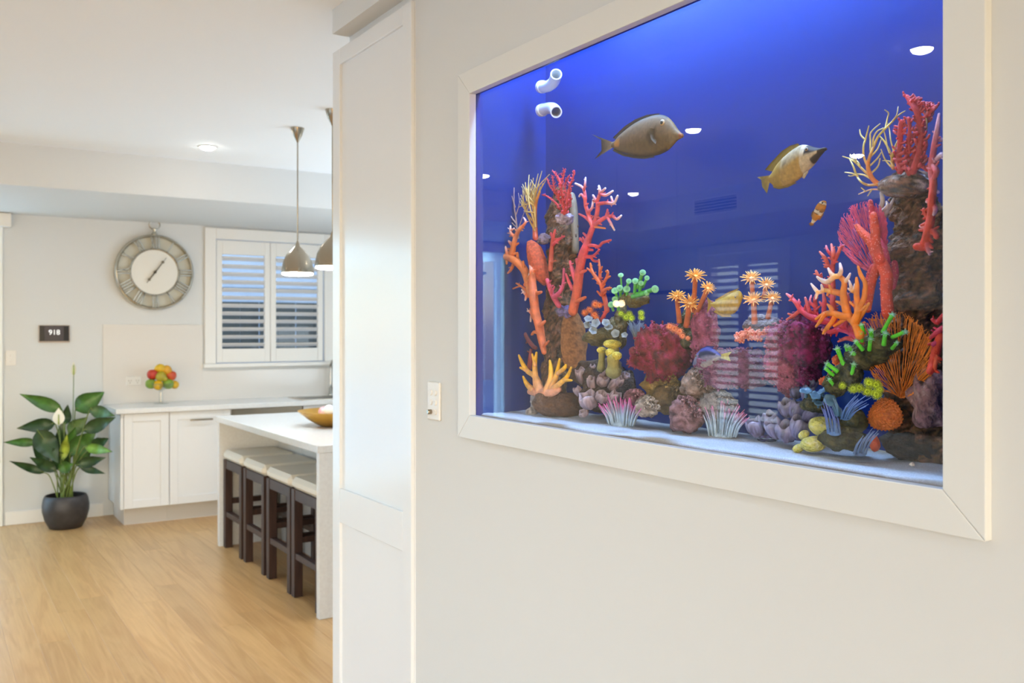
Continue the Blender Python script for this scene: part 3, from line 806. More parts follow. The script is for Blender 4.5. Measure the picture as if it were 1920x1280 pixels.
th = thing('wall_panel_display', 'black touchscreen panel showing white digits on the kitchen wall', 'display')
m = MB(); box(m, (.757, YB - .022, 1.400), (.979, YB, 1.536), c=.004); m.obj('housing', mat('panel_edge', (190, 172, 156), .4), th)
m = MB(); box(m, (.763, YB - .0235, 1.410), (.973, YB - .0215, 1.532)); m.obj('screen', mat('panel_screen', (30, 27, 28), .2), th)
m = MB(); box(m, (.80, YB - .0238, 1.414), (.935, YB - .0233, 1.528)); m.obj('lit_area', mat('panel_lit', (62, 55, 60), .3), th)
def text(s, size, loc, rot, mt, name, parent, ext=.0004):
    cu = bpy.data.curves.new(name, 'FONT'); cu.body = s; cu.size = size; cu.align_x = 'CENTER'; cu.align_y = 'CENTER'; cu.extrude = ext
    o = bpy.data.objects.new(name, cu); C.objects.link(o); cu.materials.append(mt); o.location = loc; o.rotation_euler = rot
    bpy.context.view_layer.update(); me = bpy.data.meshes.new_from_object(o.evaluated_get(bpy.context.evaluated_depsgraph_get()))
    bpy.data.objects.remove(o); o = bpy.data.objects.new(name, me); C.objects.link(o); o.location = loc; o.rotation_euler = rot; o.parent = parent
    return o
text('918', .055, (.868, YB - .0242, 1.478), (PI / 2, 0, 0), mat('panel_digits', (240, 240, 240), .5, emit=(235, 238, 240), estr=.7), 'digits', th)
s2 = thing('light_switch', 'white switch plate beside the sliding door', 'switch')
m = MB(); box(m, (.535, YB - .009, 1.226), (.607, YB, 1.342), c=.003); m.obj('plate', M['white_plastic'], s2)
for zz in (1.262, 1.30):
    m = MB(); box(m, (.563, YB - .013, zz - .011), (.579, YB - .008, zz + .011), c=.002); m.obj('rocker', M['white_plastic'], s2)

# ------------------------------------------------------------------ peace lily
PLX, PLY = .915, 7.70
pl = thing('peace_lily', 'peace lily with large dark leaves in a round charcoal pot', 'plant', loc=(PLX, PLY, 0))
m = MB(); s_ = .165
lathe(m, [(0, 0), (.105, 0), (.115, .004), (.145, .06), (.163, .13), (.164, .175), (.155, .225), (.145, .245), (.138, .248), (.134, .243), (.142, .222), (.148, .19), (0, .19)], n=40)
m.obj('pot', M['pot'], pl, smooth=True, angle=.8)
m = MB(); lathe(m, [(0, .215), (.08, .214), (.141, .207), (.14, .19)], n=30); m.obj('pebbles', M['pebble'], pl, smooth=True)
rp = random.Random(5)
def PL(px, py, dy=0.0): return PYP(px, py, PLY + dy) - Vector((PLX, PLY, 0))
def leaf(bx, by, tx, ty, wpx, dy=0.0, c=(52, 88, 36), sag=.0, side=1):
    b = PL(bx, by, dy); t = PL(tx, ty, dy * 1.7 + .0); w = wpx * .00406 / 2 * 1.25
    L = (t - b).length; d = (t - b) / L
    view = (b + Vector((PLX, PLY, -H))).normalized()
    s = d.cross(view).normalized()
    nrm = s.cross(d).normalized()
    k = 9; vs = []; cs = []; base = lin(c); dark = tuple(v * .62 for v in base); lite = tuple(v * 1.25 for v in base)
    for i in range(k + 1):
        u = i / k
        wd = w * .92 * (math.sin(PI * min(1, u ** .72)) ** 1.0 * (1.05 - .3 * u)) + .0012
        p = b + d * (L * u) + Vector((0, 0, -sag * u * u)) + nrm * (.02 * math.sin(u * 5))
        rip = .009 * math.sin(u * 17 + bx)
        for q, (v, off) in enumerate(((-1, .35), (-.5, .12), (0, 0), (.5, .12), (1, .35))):
            vs.append(p + s * (wd * v) + nrm * (-off * wd * .9 * side + (rip * abs(v)))); cs.append(lite if q == 2 else (base if q % 2 else dark))
    n1 = len(vs); vs += [Vector(v) + nrm * .0015 for v in vs]; cs = cs + cs
    fs = []
    for i in range(k):
        for q in range(4):
            a = i * 5 + q
            fs.append((a, a + 1, a + 6, a + 5)); fs.append((n1 + a, n1 + a + 5, n1 + a + 6, n1 + a + 1))
    m = MB(); m.add(vs, fs, cs); lf = m.obj('leaf', M['leaf'], pl, smooth=True)
    r0 = Vector((rp.uniform(-.05, .05), rp.uniform(-.04, .04), .2))
    mid = r0.lerp(b, .6) + Vector((0, 0, .05))
    m = MB(); tube(m, [r0, mid, b, b + d * L * .1], [.0055, .0045, .004, .003], 6, col=lin((112, 130, 62))); m.obj('stalk', M['leaf'], lf, smooth=True)
DK, MD, LT = (44, 74, 36), (68, 112, 40), (106, 150, 52)
for a in ((117, 769, 36, 738, 23, .0, MD), (104, 794, 31, 803, 24, .03, DK), (70, 829, 5, 829, 15, -.03, MD), (84, 886, 17, 864, 14, .0, DK), (70, 806, 110, 868, 36, -.05, DK),
          (141, 769, 195, 735, 36, .06, MD), (156, 808, 219, 781, 24, -.19, DK), (168, 768, 218, 780, 22, -.18, (70, 104, 58)), (170, 838, 207, 820, 20, -.14, DK), (158, 838, 214, 847, 17, -.2, LT),
          (131, 852, 182, 806, 34, -.06, MD), (143, 872, 200, 857, 19, -.12, DK), (150, 876, 199, 888, 12, -.12, DK), (106, 883, 54, 856, 19, -.06, DK), (122, 796, 127, 759, 17, .05, DK),
          (120, 862, 142, 800, 28, .0, MD), (125, 882, 98, 838, 28, -.04, DK), (128, 812, 164, 782, 26, .02, (96, 124, 66)), (112, 860, 116, 790, 24, .05, DK), (140, 870, 172, 838, 26, .03, MD),
          (110, 880, 140, 868, 22, -.08, MD), (118, 862, 126, 812, 15, -.08, (150, 170, 60)), (150, 852, 176, 815, 22, .04, DK), (92, 866, 60, 832, 22, .04, DK)):
    leaf(*a)
def flower(bx, by, mx_, my, tx, ty, sw, sh, dy, label_c, spad):
    r0 = Vector((rp.uniform(-.03, .03), 0, .2)); p1 = PL(mx_, my, dy); p2 = PL(tx, ty, dy)
    m = MB(); tube(m, [r0, p1, p2], [.004, .0035, .003], 6, col=lin((104, 128, 66))); s = m.obj('flower_stem', M['leaf'], pl, smooth=True)
    W_, H_ = sw * .00406 / 2, sh * .00406
    view = (p2 + Vector((PLX, PLY, -H))).normalized(); X = Vector((0, 0, 1)).cross(view).normalized() * -1
    vs = []; fs = []
    for i in range(9):
        u = i / 8; w = W_ * math.sin(PI * u ** .75) + .0005
        for v in (-1, -.5, 0, .5, 1): vs.append(p2 + X * (w * v) + Vector((0, 0, H_ * u)) + view * (-.25 * w * v * v + .01 * u))
    n1 = len(vs); vs += [Vector(v) + view * .0015 for v in vs]
    for i in range(8):
        for q in range(4):
            a = i * 5 + q; fs.append((a, a + 1, a + 6, a + 5)); fs.append((n1 + a, n1 + a + 5, n1 + a + 6, n1 + a + 1))
    m = MB(); m.add(vs, fs); m.obj('spathe', label_c, s, smooth=True)
    m = MB(); tube(m, [p2 + view * -.012 + Vector((0, 0, .01)), p2 + view * -.014 + Vector((0, 0, H_ * spad))], [.006, .004], 8, col=lin((150, 165, 80))); m.obj('spadix', M['leaf'], s, smooth=True)
flower(118, 900, 114, 840, 110, 797, 20, 32, -.1, M['petal'], .6)
flower(125, 900, 136, 800, 138, 704, 9, 26, .03, mat('spathe_pale', (222, 222, 205), .5), .75)

# ================================================================== aquarium
TX0, TX1 = 1.3205, 1.545           # inside of the front glass, face of the back panel
IY0, IY1 = AY0 + B, AY1 - B        # visible opening
IZ0, IZ1 = AZ0 + B, AZ1 - B
TZ0, TZ1 = 1.245, 2.60
aq = thing('aquarium', 'built-in marine aquarium with a broad cream frame and blue back', 'aquarium')
XF = 1.284
def rail4(name, quad, z_or_y):     # mitred frame member: quad of (y,z)
    m = MB(); e = .003
    vs = [(XF, y, z) for (y, z) in quad] + [(1.306, y, z) for (y, z) in quad]
    m.add(vs, [(0, 1, 2, 3), (7, 6, 5, 4), (0, 4, 5, 1), (1, 5, 6, 2), (2, 6, 7, 3), (3, 7, 4, 0)])
    o = m.obj(name, M['framew'], aq)
    b = o.modifiers.new('edge', 'BEVEL'); b.width = .0016; b.segments = 2
g = .0004
rail4('frame_rail', [(AY0 + g, AZ1), (AY1 - g, AZ1), (IY1 - g, IZ1), (IY0 + g, IZ1)], 0)
rail4('frame_rail', [(AY0 + g, AZ0), (IY0 + g, IZ0), (IY1 - g, IZ0), (AY1 - g, AZ0)], 0)
rail4('frame_stile', [(AY0, AZ0 + g), (AY0, AZ1 - g), (IY0, IZ1 - g), (IY0, IZ0 + g)], 1)
rail4('frame_stile', [(AY1, AZ0 + g), (IY1, IZ0 + g), (IY1, IZ1 - g), (AY1, AZ1 - g)], 1)
m = MB(); m.add([(1.3065, IY0 - .02, TZ0), (1.3065, IY1 + .02, TZ0), (1.3065, IY1 + .02, TZ1), (1.3065, IY0 - .02, TZ1)], [(3, 2, 1, 0)])
m.obj('glass_pane', M['tankglass'], aq)
BLUE = mat('blue_panel', (3, 43, 124), .3, spec=.3)
SIL = mat('blue_silicone', (16, 28, 120), .35)
TY0, TY1 = IY0 - .004, IY1 + .002
m = MB(); box(m, (TX1, TY0 - .02, TZ0), (TX1 + .02, TY1 + .02, TZ1)); m.obj('back_panel', BLUE, aq)
m = MB(); box(m, (TX0, TY1, TZ0), (TX1, TY1 + .02, TZ1)); m.obj('side_panel', BLUE, aq)
m = MB(); box(m, (TX0, TY0 - .02, TZ0), (TX1, TY0, TZ1)); m.obj('side_panel', BLUE, aq)
m = MB(); box(m, (1.3075, TY1 - .0005, TZ0), (TX0, TY1 + .02, TZ1)); box(m, (1.3075, TY0 - .02, TZ0), (TX0, TY0, TZ1)); m.obj('silicone_seam', SIL, aq)
m = MB(); box(m, (1.3075, TY0, IZ1 + .004), (TX0, TY1, IZ1 + .02)); m.obj('silicone_seam', SIL, aq)
m = MB(); box(m, (1.3075, TY0 - .02, TZ0 - .015), (TX1 + .02, TY1 + .02, TZ0)); m.obj('base_pane', SIL, aq)
WATER_Z = 2.183
m = MB(); box(m, (1.3082, TY0 - .01, TZ0 + .001), (TX1 + .01, TY1 + .01, WATER_Z)); m.obj('water', M['water'], aq)
m = MB(); box(m, (1.33, IY0, 2.565), (1.53, IY1, 2.585)); m.obj('light_bar', M['black'], aq)
area_light('tank_light', (1.41, (IY0 + IY1) / 2, 2.56), (0, 0, 0), .10, IY1 - IY0 - .06, TANK_W, (.40, .63, 1.0), parent=aq)

# sand bed
def mixc(a, b, t):
    t = max(0, min(1, t)); return tuple(x + (y - x) * t for x, y in zip(a, b))
def sandz(x, y):
    return 1.2645 + .0035 * noise.noise(Vector((x * 9, y * 5, 0))) + .0015 * noise.noise(Vector((x * 40, y * 30, 3))) + .010 * max(0, (x - 1.40) / .14) * (.5 + .5 * noise.noise(Vector((x * 7, y * 4, 8))))
m = MB(); nx, ny = 26, 150
vs = []
for i in range(nx + 1):
    for j in range(ny + 1):
        x = TX0 + .0005 + (TX1 - TX0 - .001) * i / nx; y = TY0 + .001 + (TY1 - TY0 - .002) * j / ny
        z = sandz(x, y) - (.004 + .005 * (noise.noise(Vector((y * 6, 1, 1))) + .35) if i == 0 else 0)
        vs.append((x, y, z))
fs = [(i * (ny + 1) + j, (i + 1) * (ny + 1) + j, (i + 1) * (ny + 1) + j + 1, i * (ny + 1) + j + 1) for i in range(nx) for j in range(ny)]
b0 = len(vs)
for j in range(ny + 1): vs.append((TX0 + .0005, vs[j][1], TZ0 + .002))
fs += [(j, j + 1, b0 + j + 1, b0 + j) for j in range(ny)]
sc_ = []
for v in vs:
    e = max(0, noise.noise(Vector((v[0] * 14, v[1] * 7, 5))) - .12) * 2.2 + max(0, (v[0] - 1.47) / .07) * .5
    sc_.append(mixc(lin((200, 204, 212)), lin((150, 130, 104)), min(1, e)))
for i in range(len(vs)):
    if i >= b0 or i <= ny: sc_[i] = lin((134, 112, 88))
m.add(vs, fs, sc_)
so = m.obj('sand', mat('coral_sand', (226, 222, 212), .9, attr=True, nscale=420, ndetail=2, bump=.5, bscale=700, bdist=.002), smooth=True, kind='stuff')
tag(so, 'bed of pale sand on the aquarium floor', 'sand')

# ------------------------------------------------------------------ coral materials
def cm(name, bump=.3, bscale=300, rough=.55, vor=False, bdist=.003, nscale=60):
    return mat(name, (128, 128, 128), rough, attr=True, boost=(1.30, 1.12, .92), nscale=nscale, bump=bump, bscale=bscale, vor=vor, bdist=bdist)
K = {'smooth': cm('coral_smooth', .12, 500), 'grain': cm('coral_grain', .6, 420), 'knob': cm('coral_knobbly', .9, 260, vor=True, bdist=.004),
     'fuzz': cm('coral_fuzzy', 1.0, 520, .8, bdist=.006, nscale=160), 'rock': cm('reef_rock', 1.0, 130, .85, bdist=.012, nscale=70), 'soft': cm('polyp_soft', .05, 200, .4), 'fish': mat('fish_skin', (128, 128, 128), .6, attr=True, boost=(.92, .78, .58), spec=.25, nscale=140, bump=.04, bscale=400)}
def mixc(a, b, t):
    t = max(0, min(1, t)); return tuple(x + (y - x) * t for x, y in zip(a, b))
def grad(c0, c1, t0=0.0, t1=1.0):
    a, b = lin(c0), lin(c1)
    return lambda t: mixc(a, b, (t - t0) / max(1e-6, t1 - t0))
def flatc(c):
    a = lin(c); return lambda t: a

def path(m, pts, X, col, n=8, sub=3, wob=.12, jit=.0, seed=0):
    """pts: (px, py, radius px[, dX])"""
    rr = random.Random(seed); W = []; Q = []
    for i, p in enumerate(pts):
        x = X + (p[3] if len(p) > 3 else 0) + (rr.uniform(-jit, jit) if i else 0)
        w = PXP(p[0], p[1], x); W.append(w); Q.append(p[2] * ppx(w))
    tube(m, W, Q, n, col, sub, wob=wob)
def branching(name, label, cat, mt, specs, X, jit=.006, wob=.12, group=None, n=8, sub=3):
    m = MB(); rn = random.Random(len(label))
    for k, s in enumerate(specs):
        path(m, s[1], X + (s[2] if len(s) > 2 else 0), s[0], n, sub, wob, jit, k)
        if mt is K['grain'] and len(s[1]) > 2:
            q = catmull([list(p[:3]) for p in s[1]], 2)
            for i in range(1, len(q) - 1):
                if rn.random() < .62:
                    (px, py, r) = q[i]; dx, dy = q[i + 1][0] - q[i - 1][0], q[i + 1][1] - q[i - 1][1]; l = math.hypot(dx, dy) or 1; sd = rn.choice((-1, 1)); L_ = r * rn.uniform(1.25, 2.0); fw = rn.uniform(.2, .9)
                    ex, ey = (-dy / l * sd + dx / l * fw), (dx / l * sd + dy / l * fw); t_ = i / (len(q) - 1); c_ = s[0](t_) if callable(s[0]) else s[0]
                    path(m, [(px, py, r * .5), (px + ex * L_ * .6, py + ey * L_ * .6, r * .42), (px + ex * L_, py + ey * L_, r * .3, rn.uniform(-.006, .004))], X, c_, 6, 2, .1)
    return tag(m.obj(name, mt, smooth=True), label, cat, group)
def blob(m, px, py, rx, ry, X, rd, col, nz=None, nu=18, nv=12, roll=0.0):
    """ellipsoid seen at a pixel; radii in pixels, depth radius rd in metres"""
    c = PXP(px, py, X); k = ppx(c); d = ray(px, HY).normalized(); r = Vector((0, 0, 1)).cross(d) * -1; u = Vector((0, 0, 1))
    ca, sa = math.cos(roll), math.sin(roll)
    r2 = r * ca + u * sa; u2 = u * ca - r * sa
    ellipsoid(m, c, (r2, d, u2), (rx * k, rd, ry * k), nu, nv, col, nz)
    return c
def mottle(cols, sc=40, sh=0.0):
    L_ = [lin(c) for c in cols]
    def f(v):
        t = (noise.fractal(Vector(v) * sc + Vector((sh, 0, 0)), .8, 2.0, 4) * .9 + .5) * (len(L_) - 1)
        t = max(0, min(len(L_) - 1.001, t)); i = int(t)
        return mixc(L_[i], L_[i + 1], t - i)
    return f
ROCKC = [(40, 30, 22), (84, 62, 38), (132, 100, 62), (66, 52, 38), (164, 118, 92), (96, 66, 50), (118, 84, 62), (58, 48, 32)]
PINKROCK = [(66, 50, 50), (120, 90, 92), (168, 128, 134), (96, 70, 74), (180, 150, 150)]
GREENROCK = [(34, 36, 24), (62, 64, 36), (88, 88, 52), (50, 52, 34), (110, 106, 72)]
def rock(name, label, chain, X, cols=ROCKC, amp=.35, sc=22, n=30, sub=7, dx=0.0, flat=.62, sh=0.0):
    """rock grown along a chain of (px,py,r px); flattened towards the back panel"""
    m = MB(); W = []; Q = []
    for p in chain:
        w = PXP(p[0], p[1], X + (p[3] if len(p) > 3 else 0)); W.append(w); Q.append(p[2] * ppx(w))
    tube(m, W, Q, 44, None, sub + 4, nz=(amp * 1.35, sc * 1.3))
    f = mottle(cols, 70, sh); xc = X
    for i, v in enumerate(m.v):
        x = xc + (v[0] - xc) * flat
        m.v[i] = (min(x, TX1 - .001), max(TY0 + .003, min(TY1 - .003, v[1])), max(v[2], 1.25)); m.c[i] = f(v)
    return tag(m.obj(name, K['rock'], smooth=True), label, 'rock')
def boxy(m, b0, px, py, X, k_):
    c = PXP(px, py, X)
    for i in range(b0, len(m.v)):
        v = Vector(m.v[i]) - c; 
        q = (abs(v.x) ** 3 + abs(v.y) ** 3 + abs(v.z) ** 3) ** (1 / 3)
        if q > 1e-6: m.v[i] = tuple(c + v * (1 + k_ * (v.length / q - 1)))
def lump(name, label, cat, parts_, mt='rock', cols=ROCKC, nz=(.35, 30), nu=30, nv=20, sh=0.0, group=None, sq=0.0):
    """rounded lump(s): (px,py,rx,ry,X,rd[,roll])"""
    m = MB(); f = mottle(cols, 60, sh)
    for p in parts_:
        b0 = len(m.v); blob(m, p[0], p[1], p[2], p[3], p[4], p[5], f, nz, nu, nv, p[6] if len(p) > 6 else 0)
        if sq:
            boxy(m, b0, p[0], p[1], p[4], sq)
            rr = random.Random(int(p[0])); base = [Vector(v) for v in m.v[b0:]]; c0 = PXP(p[0], p[1], p[4]); hi = lin(cols[-1]); hi2 = lin(cols[-2])
            top = max(v.z for v in base); bot = min(v.z for v in base)
            for q in range(620):
                v = rr.choice(base)
                if v.x > p[4] + p[5] * .3: continue
                h_ = (v.z - bot) / (top - bot); s_ = rr.uniform(.0016, .0036); cc = mixc(f(v), hi if rr.random() < .5 else hi2, min(1, rr.uniform(-.3, .9) * (.35 + .9 * h_)))
                o_ = v + (v - c0).normalized() * s_ * rr.uniform(.2, 1.1) + Vector((rr.gauss(0, .002), rr.gauss(0, .002), rr.gauss(0, .002)))
                ellipsoid(m, o_, XYZ, (s_, s_ * rr.uniform(.8, 1.5), s_ * rr.uniform(.7, 1.3)), 6, 4, cc)
    for i, v in enumerate(m.v): m.v[i] = (min(v[0], TX1 - .001), max(TY0 + .003, min(TY1 - .003, v[1])), max(v[2], 1.25))
    return tag(m.obj(name, K[mt], smooth=True), label, cat, group)

# ------------------------------------------------------------------ rocks
rock('rock_pillar', 'tall mottled rock pillar standing in the left corner of the tank', [(1052, 362, 16), (1050, 385, 24), (1050, 410, 32), (1054, 440, 33), (1052, 470, 30), (1048, 500, 34), (1046, 540, 30), (1044, 590, 30), (1040, 650, 27), (1038, 710, 28), (1036, 772, 34)], 1.492, amp=.3)
m = MB(); path(m, [(1079, 470, 7), (1077, 420, 7.5), (1075, 385, 7.5), (1072, 366, 6)], 1.50, grad((120, 110, 96), (150, 142, 128)), wob=.05)
tag(m.obj('standing_tube', K['grain'], smooth=True), 'pale rounded tube standing behind the top of the left pillar', 'tube')
rock('rock_pillar', 'massive dark rock pillar along the right side of the tank', [(1712, 352, 26), (1716, 380, 44), (1724, 430, 46), (1722, 470, 54), (1720, 520, 48), (1722, 575, 56), (1724, 610, 48), (1728, 660, 60), (1730, 720, 62), (1738, 790, 56), (1745, 860, 50)], 1.50, amp=.42, sc=26, sub=8)
lump('boulder', 'overhanging boulder capping the right rock pillar', 'rock', [(1704, 344, 44, 25, 1.462, .045)], cols=ROCKC + [(200, 190, 196)], nz=(.4, 26), sh=5)
lump('boulder', 'rounded pinkish rock at the lower right edge of the tank', 'rock', [(1742, 745, 34, 52, 1.445, .04)], cols=PINKROCK, nz=(.4, 30))
lump('boulder', 'low dark rock on the sand at the right edge', 'rock', [(1722, 835, 62, 32, 1.50, .05)], cols=[(30, 26, 22), (60, 50, 40), (40, 36, 30)], nz=(.4, 24))
lump('boulder', 'dark green rock carrying the green button polyps', 'rock', [(1652, 648, 34, 26, 1.43, .03, .5), (1618, 668, 32, 24, 1.425, .03), (1592, 700, 26, 24, 1.42, .03), (1572, 720, 24, 20, 1.42, .028)], cols=GREENROCK, nz=(.45, 42))
lump('boulder', 'mossy dark rock on the sand under the blue tentacles', 'rock', [(1580, 822, 40, 24, 1.425, .035), (1600, 790, 26, 26, 1.44, .03)], cols=GREENROCK, nz=(.35, 34), sh=3)
lump('boulder', 'small mossy rock under the blue discs', 'rock', [(1528, 757, 26, 18, 1.44, .028)], cols=GREENROCK, nz=(.4, 40), sh=9)
lump('boulder', 'olive ledge under the pale blue disc polyps in the left reef', 'rock', [(1122, 632, 28, 16, 1.455, .03), (1148, 622, 14, 26, 1.47, .03), (1165, 605, 12, 40, 1.48, .02)], cols=[(70, 66, 40), (108, 102, 62), (86, 84, 60), (130, 122, 90)], nz=(.4, 40))
lump('boulder', 'olive rock head under the left green polyps', 'rock', [(1192, 562, 26, 13, 1.462, .028)], cols=[(78, 72, 40), (112, 104, 60), (90, 92, 66)], nz=(.4, 46))
lump('boulder', 'shadowed brown rock behind the barnacles', 'rock', [(1150, 735, 60, 45, 1.515, .03), (1130, 700, 60, 26, 1.515, .028)], cols=[(50, 42, 40), (86, 72, 66), (66, 56, 52)], nz=(.35, 30))
lump('boulder', 'greenish rock below the orange flower polyps', 'rock', [(1295, 628, 26, 34, 1.51, .03), (1290, 600, 16, 18, 1.50, .02)], cols=GREENROCK, nz=(.4, 40), sh=7)
lump('boulder', 'grey rock base of the pale flower polyps', 'rock', [(1430, 610, 34, 20, 1.52, .022)], cols=[(92, 84, 96), (140, 128, 140), (110, 100, 112)], nz=(.4, 45))
# driftwood-like log at the left end
m = MB(); f = mottle([(70, 52, 40), (104, 78, 60), (86, 66, 54), (120, 92, 80)], 40)
c = PZP(1050, 780, 1.262); k = ppx(c)
lc = Vector((c.x, c.y, 1.262)); ry = Vector((0, -1, 0)); rx = Vector((-.35, -.94, 0)).normalized()
blob(m, 1050, 757, 46, 23, 1.45, .035, f, (.16, 30), 34, 20); boxy(m, 0, 1050, 757, 1.45, .9)
for i, v in enumerate(m.v): 
    z = v[2]; top = PXP(1050, 737, 1.45).z
    m.v[i] = (v[0], v[1], max(1.255, min(z, top + (z - top) * .25 if z > top else z)))
tag(m.obj('flat_log', K['rock'], smooth=True), 'flat brown log on the sand below the yellow staghorn coral', 'log')
lump('shell_rubble', 'bleached whitish stone at the left end of the flat log', 'rock', [(1003, 757, 9, 24, 1.435, .018), (996, 772, 10, 9, 1.42, .014)], cols=[(150, 150, 158), (196, 196, 206), (120, 118, 124)], nz=(.35, 60))
lump('boulder', 'small lilac crusted stone under the pink bush on the left pillar', 'rock', [(1058, 409, 16, 11, 1.445, .018)], cols=[(150, 140, 190), (206, 200, 236), (120, 110, 140)], nz=(.45, 90))
lump('boulder', 'lilac crusted stone halfway up the left pillar', 'rock', [(1020, 448, 14, 10, 1.45, .016)], cols=[(110, 100, 130), (170, 158, 196), (80, 70, 80)], nz=(.45, 80), sh=2)
lump('boulder', 'violet crust beside the foot of the tall pink branching coral', 'rock', [(1056, 582, 15, 9, 1.445, .016), (1066, 588, 10, 7, 1.44, .012)], cols=[(90, 84, 150), (140, 130, 200), (90, 96, 110)], nz=(.5, 90))

# sponge-like massive corals in the middle
RB = [(84, 32, 24), (118, 42, 34), (138, 50, 48), (160, 50, 78), (184, 74, 120)]
lump('massive_coral', 'large brick-red dome coral with a pink crest', 'coral', [(1243, 662, 48, 52, 1.468, .05, -.25)], 'fuzz', RB, (.3, 34), 60, 44, sq=.8)
PB = [(120, 54, 84), (170, 84, 120), (190, 104, 146), (140, 62, 100)]
lump('massive_coral', 'pink upright slab coral behind the faint yellow fish', 'coral', [(1322, 626, 23, 66, 1.49, .03, -.05)], 'fuzz', PB, (.3, 34), 60, 44, sq=.8)
lump('massive_coral', 'low mauve block coral behind the blue fish', 'coral', [(1385, 690, 62, 34, 1.485, .035)], 'fuzz', [(110, 70, 110), (160, 104, 150), (130, 80, 124)], (.3, 34), 60, 44, sq=.8)
lump('massive_coral', 'tall rosy block coral left of the purple dome', 'coral', [(1474, 672, 34, 62, 1.465, .04)], 'fuzz', PB, (.3, 34), 60, 44, sh=4, sq=.8)
lump('massive_coral', 'deep purple dome coral under the pink branches', 'coral', [(1512, 640, 40, 46, 1.46, .045), (1508, 690, 30, 30, 1.475, .03)], 'fuzz', [(64, 8, 44), (100, 14, 70), (140, 30, 104), (170, 50, 130)], (.3, 34), 60, 44, sq=.8)
# rubble mounds
CR = [((1240, 722, 34, 30, 1.475, .03), [(120, 98, 44), (166, 138, 72), (140, 116, 62), (190, 166, 110)], 'golden rubble coral mound below the brick-red dome'),
      ((1288, 775, 32, 34, 1.45, .03), [(96, 66, 70), (142, 100, 108), (196, 160, 176), (110, 78, 80)], 'pink-brown rubble mound between the two anemones'),
      ((1214, 762, 24, 20, 1.435, .02), [(150, 142, 140), (206, 200, 200), (120, 110, 104), (226, 224, 226)], 'white crusted rubble right of the left anemone'),
      ((1310, 722, 34, 30, 1.47, .026), [(130, 110, 104), (176, 152, 146), (106, 92, 84), (200, 184, 186)], 'grey-tan rubble mound under the blue fish'),
      ((1260, 750, 40, 26, 1.47, .026), [(92, 76, 50), (128, 108, 70), (104, 88, 62)], 'olive-tan rubble in front of the golden mound'),
      ((1190, 745, 20, 16, 1.455, .018), [(110, 74, 86), (160, 116, 134), (190, 150, 176)], 'mauve nubbly rubble beside the barnacles'),
      ((1345, 760, 34, 26, 1.475, .024), [(130, 130, 140), (176, 178, 190), (150, 150, 160)], 'pale grey rubble behind the right anemone')]
for k, (p, cols, l) in enumerate(CR):
    m = MB(); f = mottle(cols, 80, k); rr = random.Random(k); c = blob(m, p[0], p[1], p[2], p[3], p[4], p[5], f, (.4, 50), 26, 18)
    for q in range(230):       # nubs
        a = rr.uniform(0, PI * 2); e = rr.uniform(-.2, 1); x = math.cos(a) * math.sqrt(max(0, 1 - e * e)); 
        cc = blob(m, p[0] + x * p[2] * .95, p[1] - e * p[3] * .95, rr.uniform(1.2, 3.2), rr.uniform(1.2, 3.2), p[4] - p[5] * abs(math.sin(a)) * rr.uniform(.4, 1.05), .003, (lambda v, t=rr.uniform(.75, 1.5): tuple(min(.9, q_ * t) for q_ in f(v))), None, 6, 4)
    for i, v in enumerate(m.v): m.v[i] = (min(v[0], TX1 - .001), v[1], max(v[2], 1.25))
    tag(m.obj('rubble_mound', K['fuzz'], smooth=True), l, 'coral')

